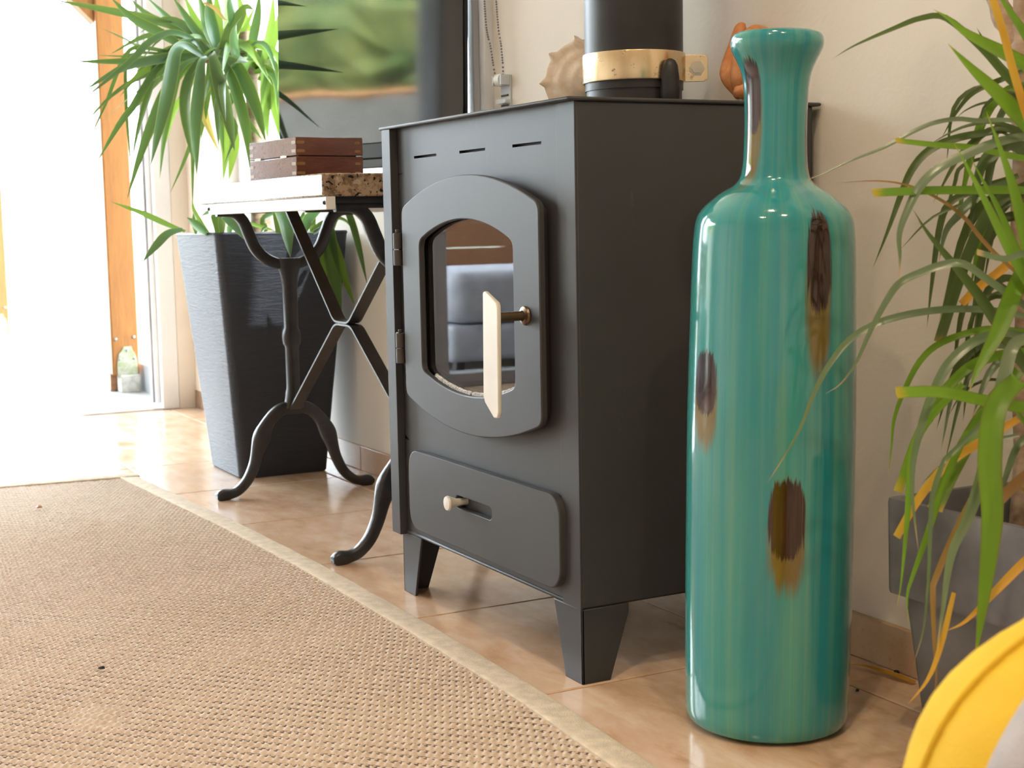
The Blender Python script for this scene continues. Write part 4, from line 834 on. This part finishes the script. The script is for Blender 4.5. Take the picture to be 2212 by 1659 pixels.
DRA = [([(2300, 190), (2212, 140), (2094, 78), (2050, 42), (2016, 20)], 36, B_, -.05, -.08, 0), ([(2260, 240), (2185, 180), (2120, 105), (2043, 40), (1989, 40), (1932, 61), (1847, 98), (1798, 127)], 16, K_, 0, -.05, 0),
 ([(2290, 340), (2212, 262), (2160, 208), (2100, 150), (2047, 94)], 34, B_, -.06, -.1, 0), ([(2240, 320), (2212, 235), (2185, 145), (2165, 67), (2140, -10)], 20, G_, -.08, -.1, 1), ([(2260, 150), (2212, 74), (2170, 10), (2140, -40)], 26, B_, -.08, -.1, 0),
 ([(2240, 270), (2175, 260), (2117, 262), (2067, 258), (2016, 267), (1969, 287), (1908, 320), (1837, 348), (1780, 375), (1745, 390), (1728, 415)], 13, S_, 0, .0, 0), ([(2260, 300), (2212, 297), (2151, 310), (2084, 337), (2030, 364), (1989, 402), (1962, 452), (1943, 505), (1944, 560), (1941, 608)], 24, S_, -.05, -.06, 0),
 ([(2250, 350), (2178, 337), (2104, 321), (2016, 314), (1935, 305)], 19, B_, 0, -.04, 1), ([(2260, 420), (2200, 412), (2111, 412), (1996, 413), (1885, 418)], 22, B_, -.03, -.06, 1), ([(2230, 620), (2155, 553), (2117, 513), (2084, 472), (2036, 435), (1969, 403), (1895, 391), (1798, 396)], 9, W_N, -.04, -.02, 0),
 ([(2180, 280), (2074, 297), (2009, 324), (1969, 368), (1942, 432), (1915, 506), (1885, 580)], 17, K_, .06, .05, 0), ([(2240, 640), (2212, 506), (2185, 398), (2158, 317), (2130, 240)], 26, B_, -.1, -.14, 0), ([(2240, 650), (2185, 553), (2134, 449), (2094, 371), (2060, 308)], 21, B_, -.1, -.16, 0), ([(2240, 640), (2158, 456), (2131, 405), (2097, 341)], 16, B_, -.08, -.1, 0),
 ([(2270, 860), (2212, 791), (2125, 657), (2062, 575), (2005, 505), (1972, 452)], 28, K_, -.05, -.04, 0), ([(2200, 380), (2110, 410), (2050, 440), (2028, 500), (2013, 612), (2002, 709)], 15, K_, .05, .06, 0), ([(2220, 400), (2150, 440), (2103, 519), (2062, 631), (2028, 739)], 25, K_, .02, .03, 1), ([(2230, 420), (2160, 450), (2129, 519), (2107, 650), (2084, 780)], 17, K_, .03, .05, 0),
 ([(2280, 720), (2212, 660), (2137, 608), (2081, 571), (2036, 573), (1987, 590), (1943, 612), (1913, 653), (1879, 717), (1849, 784), (1816, 829), (1784, 850)], 17, S_, -.08, -.04, 0), ([(2240, 690), (2155, 672), (2073, 668), (2010, 672), (1946, 683), (1887, 702), (1834, 735), (1789, 791), (1756, 855), (1730, 922), (1692, 989), (1657, 1044)], 15, S_, .0, -.02, 0),
 ([(2250, 720), (2174, 713), (2118, 713), (2036, 739), (1987, 780), (1950, 851), (1931, 907), (1926, 960), (1919, 1030)], 14, B_, .03, .02, 0), ([(2270, 745), (2212, 728), (2163, 720), (2103, 739), (2051, 784), (2021, 836), (1995, 903), (1974, 986), (1970, 1060), (1974, 1110), (1984, 1190)], 19, S_, -.06, -.12, 0), ([(2290, 890), (2212, 881), (2126, 866), (2028, 847), (1935, 849)], 25, B_, -.08, -.12, 1),
 ([(2280, 765), (2212, 761), (2155, 769), (2096, 791), (2051, 832), (2017, 874), (1976, 956), (1939, 1062)], 21, B_, 0, -.02, 1), ([(2220, 560), (2185, 642), (2152, 724), (2114, 795), (2093, 846)], 34, B_, -.08, -.12, 0), ([(2240, 510), (2200, 549), (2159, 586), (2111, 623), (2077, 657)], 19, G_, .0, .02, 1), ([(2200, 800), (2137, 881), (2088, 959), (2051, 1030), (2019, 1102)], 34, B_, -.02, -.06, 1),
 ([(2240, 730), (2190, 745), (2165, 830), (2140, 930), (2122, 1023), (2090, 1120), (2054, 1199), (2036, 1320), (2022, 1413)], 26, S_, -.1, -.18, 0), ([(2200, 820), (2150, 880), (2136, 1000), (2142, 1119), (2126, 1278), (2106, 1430)], 44, B_, -.12, -.2, 0), ([(2200, 840), (2130, 905), (2060, 975), (2038, 1000), (2014, 1072), (2009, 1159), (2005, 1254), (1995, 1357), (1973, 1436)], 10, S_, -.1, -.15, 0),
 ([(2080, 830), (2010, 900), (1975, 960), (1965, 1020), (1959, 1119), (1947, 1254), (1938, 1310)], 16, B_, -.06, -.1, 0), ([(2090, 930), (2040, 1040), (2003, 1155), (1971, 1246), (1960, 1285), (1961, 1350)], 14, B_, -.1, -.12, 0), ([(2200, 905), (2124, 951), (2048, 1001), (1984, 1077), (1936, 1160)], 18, G_, -.05, -.08, 1), ([(2290, 1150), (2212, 1215), (2142, 1286), (2086, 1342), (2044, 1363)], 16, G_, -.15, -.2, 0),
 ([(2290, 990), (2212, 1032), (2146, 1095)], 24, W_N, -.08, -.08, 1), ([(2140, 1000), (2074, 1127), (2022, 1246), (2015, 1286), (2019, 1397), (2022, 1477), (2006, 1530)], 12, W_N, -.14, -.18, 0), ([(2060, 1280), (2030, 1400), (2003, 1469), (1961, 1522)], 11, G_, -.16, -.2, 0), ([(2220, 150), (2158, 174), (2104, 199), (2070, 236), (2034, 298)], 12, K_, .06, .08, 0), ([(2220, 215), (2134, 221), (2090, 236), (2064, 256)], 7, K_, .08, .08, 0),
 ([(2230, 290), (2150, 265), (2090, 272), (2043, 292), (2000, 318)], 10, K_, .06, .06, 0), ([(2170, 330), (2080, 358), (2060, 405), (2026, 513)], 9, K_, .08, .08, 0), ([(2190, 390), (2111, 425), (2070, 466), (2043, 500), (2028, 565)], 20, S_, .04, .05, 0), ([(2200, 400), (2117, 429), (2016, 469), (1942, 542)], 8, K_, .05, .05, 0), ([(2230, 840), (2140, 820), (2080, 850), (2048, 900)], 8, K_, .08, .08, 0),
 ([(2230, 760), (2140, 750), (2060, 790), (2000, 850)], 9, K_, .09, .1, 0), ([(2200, 940), (2110, 960), (2040, 1000), (1985, 1050)], 10, S_, .04, .05, 0), ([(2260, 1000), (2190, 880), (2140, 870), (2100, 900)], 12, B_, -.05, -.05, 0), ([(2260, 500), (2212, 470), (2160, 480), (2120, 560), (2100, 640)], 22, K_, .05, .06, 0), ([(2280, 560), (2212, 548), (2170, 560), (2110, 545)], 14, S_, -.12, -.14, 1), ([(2290, 260), (2212, 200), (2150, 130), (2110, 60)], 22, K_, .04, .06, 0),
 ([(2240, 930), (2200, 960), (2172, 1030), (2150, 1110)], 14, S_, -.02, -.04, 0), ([(2260, 1120), (2212, 1060), (2180, 1050), (2130, 1090)], 10, W_N, -.03, -.04, 0)]
DD = 1.50
for pts, wpx, mt, d0, d1, bl in DRA:
    leaf(dr_, pxpath(pts, DD + d0, DD + d1), wpx * 1.5 / CAM_F * 1.1, mt, nrm=TOCAM + Vector((random.uniform(-.3, .3), random.uniform(-.3, .3), random.uniform(.1, .7))), prof='strap', blunt=bool(bl), fold=.22, twist=random.uniform(-.35, .35))
rd = random.Random(5)
for k in range(22):
    hx, hy = rd.uniform(2180, 2290), rd.choice([230, 330, 430, 640, 760]) + rd.uniform(-30, 30); L = rd.uniform(120, 230); g_ = rd.uniform(.5, 1.3)
    pts = [(hx, hy), (hx - L * .35, hy - L * .15), (hx - L * .7, hy + L * .15 * g_), (hx - L * rd.uniform(.75, 1.0), hy + L * g_)]
    leaf(dr_, pxpath(pts, 1.55 + rd.uniform(-.02, .03), 1.55 + rd.uniform(-.03, .06)), rd.uniform(.005, .011), rd.choice([K_, K_, K_, S_, B_]), nrm=TOCAM + Vector((rd.uniform(-.5, .5), rd.uniform(-.5, .5), rd.uniform(0, .8))), prof='strap', twist=rd.uniform(-.5, .5))
for k in range(26):           # the side of the plant beyond the picture edge
    a = random.uniform(-1.3, 1.0); h = random.choice([.45, .55, .75, .95]); L = random.uniform(.22, .4); dx, dy = math.cos(a), -abs(math.sin(a)) * .45 - .06
    p0 = Vector((-1.10, 1.245, h)); leaf(dr_, [p0, p0 + Vector((dx * L * .35, dy * L * .35, L * .3)), p0 + Vector((dx * L * .75, dy * L * .75, L * .22)), p0 + Vector((dx * L, dy * L, -L * .25))] if dx > .1 else [p0, p0 + Vector((abs(dx) * .1 + .05, dy * L * .4, L * .4)), p0 + Vector((.16, dy * L * .8, L * .5)), p0 + Vector((.22, dy * L, L * .1))],
         random.uniform(.007, .014), random.choice([B_, K_, S_]), nrm=(.2, -.4, .9), prof='strap')

# ------------------------------------------------------------------ rug
rg = thing('woven_rug', 'flat woven beige sisal rug with a cotton bound edge on the tiles', 'rug', (-2.2, .2, 0))
ek = [(-3.66, .838), (-3.3, .858), (-2.9, .884), (-2.45, .900), (-2.0, .902), (-1.6, .894), (-1.3, .874), (-.9, .862), (.2, .86)]
def edge(x): return float(np.interp(x, [e[0] for e in ek], [e[1] for e in ek]))
BWD, TH = .046, .006
def endx(y): return -3.628 - .055 * max(0, (.83 - y)) / .3 * .55
rx0, rx1 = -3.60, -.95; ry0 = -.40; dxs, dys = .0022, .0020
nx, ny = int((rx1 - rx0) / dxs), int((.90 - ry0) / dys)
ii, jj = np.meshgrid(np.arange(nx + 1), np.arange(ny + 1), indexing='ij')
Xg = rx0 + ii * dxs; eg = np.interp(Xg, [e[0] for e in ek], [e[1] for e in ek]) - BWD + .004
Yg = ry0 + (eg - ry0) * (jj / ny)
Xg = Xg - np.where(ii == 0, 0, 0) - (.055 * np.clip(.83 - Yg, 0, 9) / .3 * .55) * np.clip(1 - (Xg - rx0) / .6, 0, 1)
s_ = (Xg + Yg) * .70711; t_ = (Xg - Yg) * .70711; PT, PS = .0198, .0099
rw = np.random.RandomState(3)
wob = .0007 * np.sin(s_ * 37 + 2 * np.sin(t_ * 11)) + .0005 * np.sin(t_ * 53 + s_ * 19)
tt = t_ + wob; row = np.floor(tt / PT); sk = s_ - .007 * row + .0008 * np.sin(row * 12.9)
ft = tt / PT - row; ph = 2 * np.pi * sk / PS
ridge = np.exp(-(np.abs(ft - .5) / .30) ** 3.4) * (.76 + .24 * np.cos(ph))
knot = np.exp(-((np.minimum(ft, 1 - ft)) / .20) ** 2) * np.clip(.5 + .5 * np.cos(ph + np.pi * .8), 0, 1) ** 1.2 * .72
cid = (row * 7919 + np.floor(sk / PS) * 104729).astype(np.int64) % 997; hv = rw.rand(997)[cid]
hgt = np.maximum(ridge, knot) * (.85 + .25 * hv)
und = .0016 * np.sin(Xg * 9 + 1) * np.sin(Yg * 7) + .0012 * np.sin(Xg * 21 + Yg * 5)
bmp = .0015 * np.exp(-(((Xg + 1.83) / .05) ** 2 + ((Yg - .36) / .03) ** 2))
Zg = .0006 + .0048 * hgt + .12 * np.abs(und) + bmp
vv = np.stack([Xg, Yg, Zg], -1).reshape(-1, 3).astype(np.float32)
a = (ii[:-1, :-1] * (ny + 1) + jj[:-1, :-1]).ravel(); quads = np.stack([a, a + ny + 1, a + ny + 2, a + 1], -1).astype(np.int32)
me = bpy.data.meshes.new('weave'); me.vertices.add(len(vv)); me.vertices.foreach_set('co', vv.ravel())
me.loops.add(quads.size); me.loops.foreach_set('vertex_index', quads.ravel()); me.polygons.add(len(quads)); me.polygons.foreach_set('loop_start', np.arange(0, quads.size, 4, dtype=np.int32))
me.update(calc_edges=True); me.polygons.foreach_set('use_smooth', np.ones(len(quads), dtype=bool)); me.materials.append(RUG)
wo = link('weave', me, rg); wo['kind'] = 'stuff'
bk = MB(); k = 40
for i in range(k):
    xa, xb = -3.62 + 3.8 * i / k, -3.62 + 3.8 * (i + 1) / k
    ya, yb = edge(xa) - .02, edge(xb) - .02; low = -1.9
    bk.quadbox([(xa, low, .0005), (xb, low, .0005), (xb, yb, .0005), (xa, ya, .0005), (xa, low, .0021), (xb, low, .0021), (xb, yb, .0021), (xa, ya, .0021)])
bk.build('hole_shade_sheet', mat('hole_shade_brown', (.12, .072, .042), .95, var=.15, scale=80), rg, 0, 0)  # dark sheet under the weave; shade in the holes put into its colour
MB().box(-3.60, .18, -1.9, ry0, .0021, .0052).build('weave_far', RUG, rg); MB().box(rx1 - .02, .18, ry0, .80, .0021, .0052).build('weave_far', RUG, rg)
bp = MB(); k = 60; prev = None
sec = [(0, .0006), (-.0012, .0035), (-.005, .0052), (-.036, .0060), (-.044, .0066), (-BWD, .0056), (-BWD, .0015)]
for i in range(k + 1):
    x = -3.645 + 3.83 * i / k; y = edge(x)
    base_i = len(bp.v); bp.v += [(x, y + dy, z + .0006 * math.sin(x * 40)) for dy, z in sec]
    if prev is not None:
        for q in range(len(sec) - 1): bp.f.append((prev + q, base_i + q, base_i + q + 1, prev + q + 1))
    prev = base_i
bp.build('edge_binding', BORDER, rg)
be = MB(); k = 40; prev = None
for i in range(k + 1):
    y = .842 - 2.7 * i / k; x = endx(max(y, .2)) - .012; base_i = len(be.v); be.v += [(x + dx, y, z) for dx, z in ((0, .0006), (.0012, .006), (.005, .0090), (.030, .0090), (.040, .0070), (.040, .0021))]
    if prev is not None:
        for q in range(5): be.f.append((prev + q, base_i + q, base_i + q + 1, prev + q + 1))
    prev = base_i
be.build('edge_binding', BORDER, rg)

# ------------------------------------------------------------------ yellow pouf with grey throw in the foreground
pc_ = at(2448, 1500, .86); PCX, PCY = pc_.x, pc_.y
pf = thing('yellow_pouf', 'soft yellow fabric pouf at the lower right picture corner', 'pouf', (PCX, PCY, 0))
pz = [(0, .105), (.02, .122), (.08, .138), (.18, .139), (.25, .132), (.30, .118), (.335, .095), (.365, .060), (.380, .028), (.388, .002)]
_pq = catmull([Vector((q[0], q[1], 0)) for q in pz], 8); PZC = ([p.x for p in _pq], [p.y for p in _pq])
def pouf_r(z, a, off=0):
    return float(np.interp(z, PZC[0], PZC[1])) * (1 + .018 * math.sin(a * 3 + z * 9) + .012 * math.sin(a * 7 - z * 20)) + off
pb = MB(); zs = [0, .005, .01, .015, .02, .03, .04, .06, .08, .1, .12, .14, .16, .18, .20, .22, .24, .26, .28, .295, .31, .325, .34, .352, .365, .375, .382, .387]; NP = 64
for z in zs:
    for i in range(NP): a = 2 * math.pi * i / NP; r = pouf_r(z, a); pb.v.append((PCX + r * math.cos(a), PCY + r * math.sin(a), z + .009))
for j in range(len(zs) - 1):
    for i in range(NP): i2 = (i + 1) % NP; pb.f.append((j * NP + i, j * NP + i2, (j + 1) * NP + i2, (j + 1) * NP + i))
pb.f.append(tuple(range(NP))[::-1]); pb.f.append(tuple((len(zs) - 1) * NP + i for i in range(NP)))
pb.build('cover', YELLOW, pf, 0, 60)
ca = math.atan2(-PCY, -PCX)
for da in (-1.15, -.1, 1.0, 2.1, 3.1, -2.2):
    MB().tube([(PCX + pouf_r(z, ca + da, .0005) * math.cos(ca + da), PCY + pouf_r(z, ca + da, .0005) * math.sin(ca + da), z + .009) for z in [.004 + .380 * q / 40 for q in range(41)]], .0028, 8).build('seam', YELLOW, pf, 0, 60)
th = thing('grey_throw', 'folded light grey cloth draped over the yellow pouf', 'throw', (PCX, PCY, .2))
tm = MB(); A0, A1, Z0, Z1, na, nz = ca - .62, ca + 1.2, .285, .362, 24, 10
for lay, off in ((0, .004), (1, .017)):
    for i in range(na + 1):
        a = A0 + (A1 - A0) * i / na
        for j in range(nz + 1):
            z = Z0 + .02 * math.sin(i * .5) * (1 - j / nz) + (Z1 - Z0) * j / nz; r = pouf_r(z, a, off + .003 * math.sin(i * .8)); tm.v.append((PCX + r * math.cos(a), PCY + r * math.sin(a), z))
q0 = (na + 1) * (nz + 1); W2 = nz + 1
for i in range(na):
    for j in range(nz):
        q = i * W2 + j; tm.f += [(q, q + 1, q + W2 + 1, q + W2), (q0 + q, q0 + q + W2, q0 + q + W2 + 1, q0 + q + 1)]
for i in range(na):
    for j in (0, nz): q = i * W2 + j; tm.f.append((q, q + W2, q0 + q + W2, q0 + q))
for j in range(nz):
    for i in (0, na): q = i * W2 + j; tm.f.append((q, q + 1, q0 + q + 1, q0 + q))
tm.build('cloth', GREYCLOTH, th, 0, 60)
MB().tube([tm.v[q0 + i * W2] for i in range(na + 1)], .006, 8).build('dark_lower_edge', DARKCLOTH, th, 0, 60)  # dark brown tube along the lower edge of the cloth

# ------------------------------------------------------------------ things seen only in reflections: sofa and sideboard by the end wall
so_ = thing('grey_sofa', 'grey upholstered terrace sofa mirrored in the stove glass', 'sofa', (-5.75, -1.4, 0))
MB().box(-6.15, -5.30, -2.3, -.62, .05, .20).build('base', SOFA, so_, .03, seg=4); MB().box(-6.15, -5.29, -2.3, -.63, .205, .42).build('seat_cushion', SOFA, so_, .07, seg=5)
for xx, yy in ((-6.1, -.68), (-5.36, -.68), (-6.1, -2.24), (-5.36, -2.24)): MB().box(xx - .02, xx + .02, yy - .02, yy + .02, 0, .05).build('leg', BLACK, so_, .003)
sb = thing('timber_screen', 'brown timber board screen behind the grey terrace sofa', 'screen', (-6.5, -1.5, 0))
for k in range(6): MB().box(-6.54, -6.515, -2.6, -.55, .03 + .155 * k, .18 + .155 * k).build('board', BROWNWOOD, sb, .003)
for yy in (-2.5, -1.55, -.62): MB().box(-6.60, -6.54, yy - .03, yy + .03, 0, .98).build('screen_post', BROWNWOOD, sb, .003)

# ------------------------------------------------------------------ small litter on floor and rug
def ground_at(px, py, z=0):
    d = at(px, py, 1) - EYEP; return EYEP + d * ((z - EYE) / d.z)
lp = [ground_at(1975, 1480), ground_at(1940, 1470), ground_at(1900, 1456), ground_at(1870, 1450), ground_at(1835, 1443), ground_at(1815, 1440)]
lf = thing('fallen_leaf', 'dry orange strap leaf lying on the tiles behind the turquoise vase', 'leaf', tuple(lp[2]))
for p, z in zip(lp, (.003, .006, .005, .007, .005, .003)): p.z = z
o = leaf(lf, lp, .014, D_GOLD, nrm=(0, 0, 1), prof='strap', fold=.15); o.name = 'blade'
for px, py, z, r_, lab in ((1852, 1493, 0, .0032, 'small black crumb on the tiles at the foot of the turquoise vase'), (1937, 1454, .001, .0042, 'dark crumb beside the dry orange leaf on the tiles'), (220, 1445, .009, .0045, 'black crumb on the open middle of the rug'), (85, 1097, .009, .0065, 'small brown bark flake near the far end of the rug'), (512, 1091, 0, .003, 'pale crumb on the tiles under the table')):
    p = ground_at(px, py, z); b = MB(); b.lathe([(r_ * q * random.uniform(.8, 1.2), zz * r_) for q, zz in ((.3, 0), (1, .1), (.9, .5), (.3, .9))], tuple(p), 7)
    b.v = [(x + random.uniform(-1, 1) * r_ * .25, y + random.uniform(-1, 1) * r_ * .25, zq + .0003) for x, y, zq in b.v]
    mt_ = WHITE if 'pale' in lab else (BROWNWOOD if 'bark' in lab else BLACK); tag(b.build('crumb', mt_, None, 0, 0), lab, 'crumb')
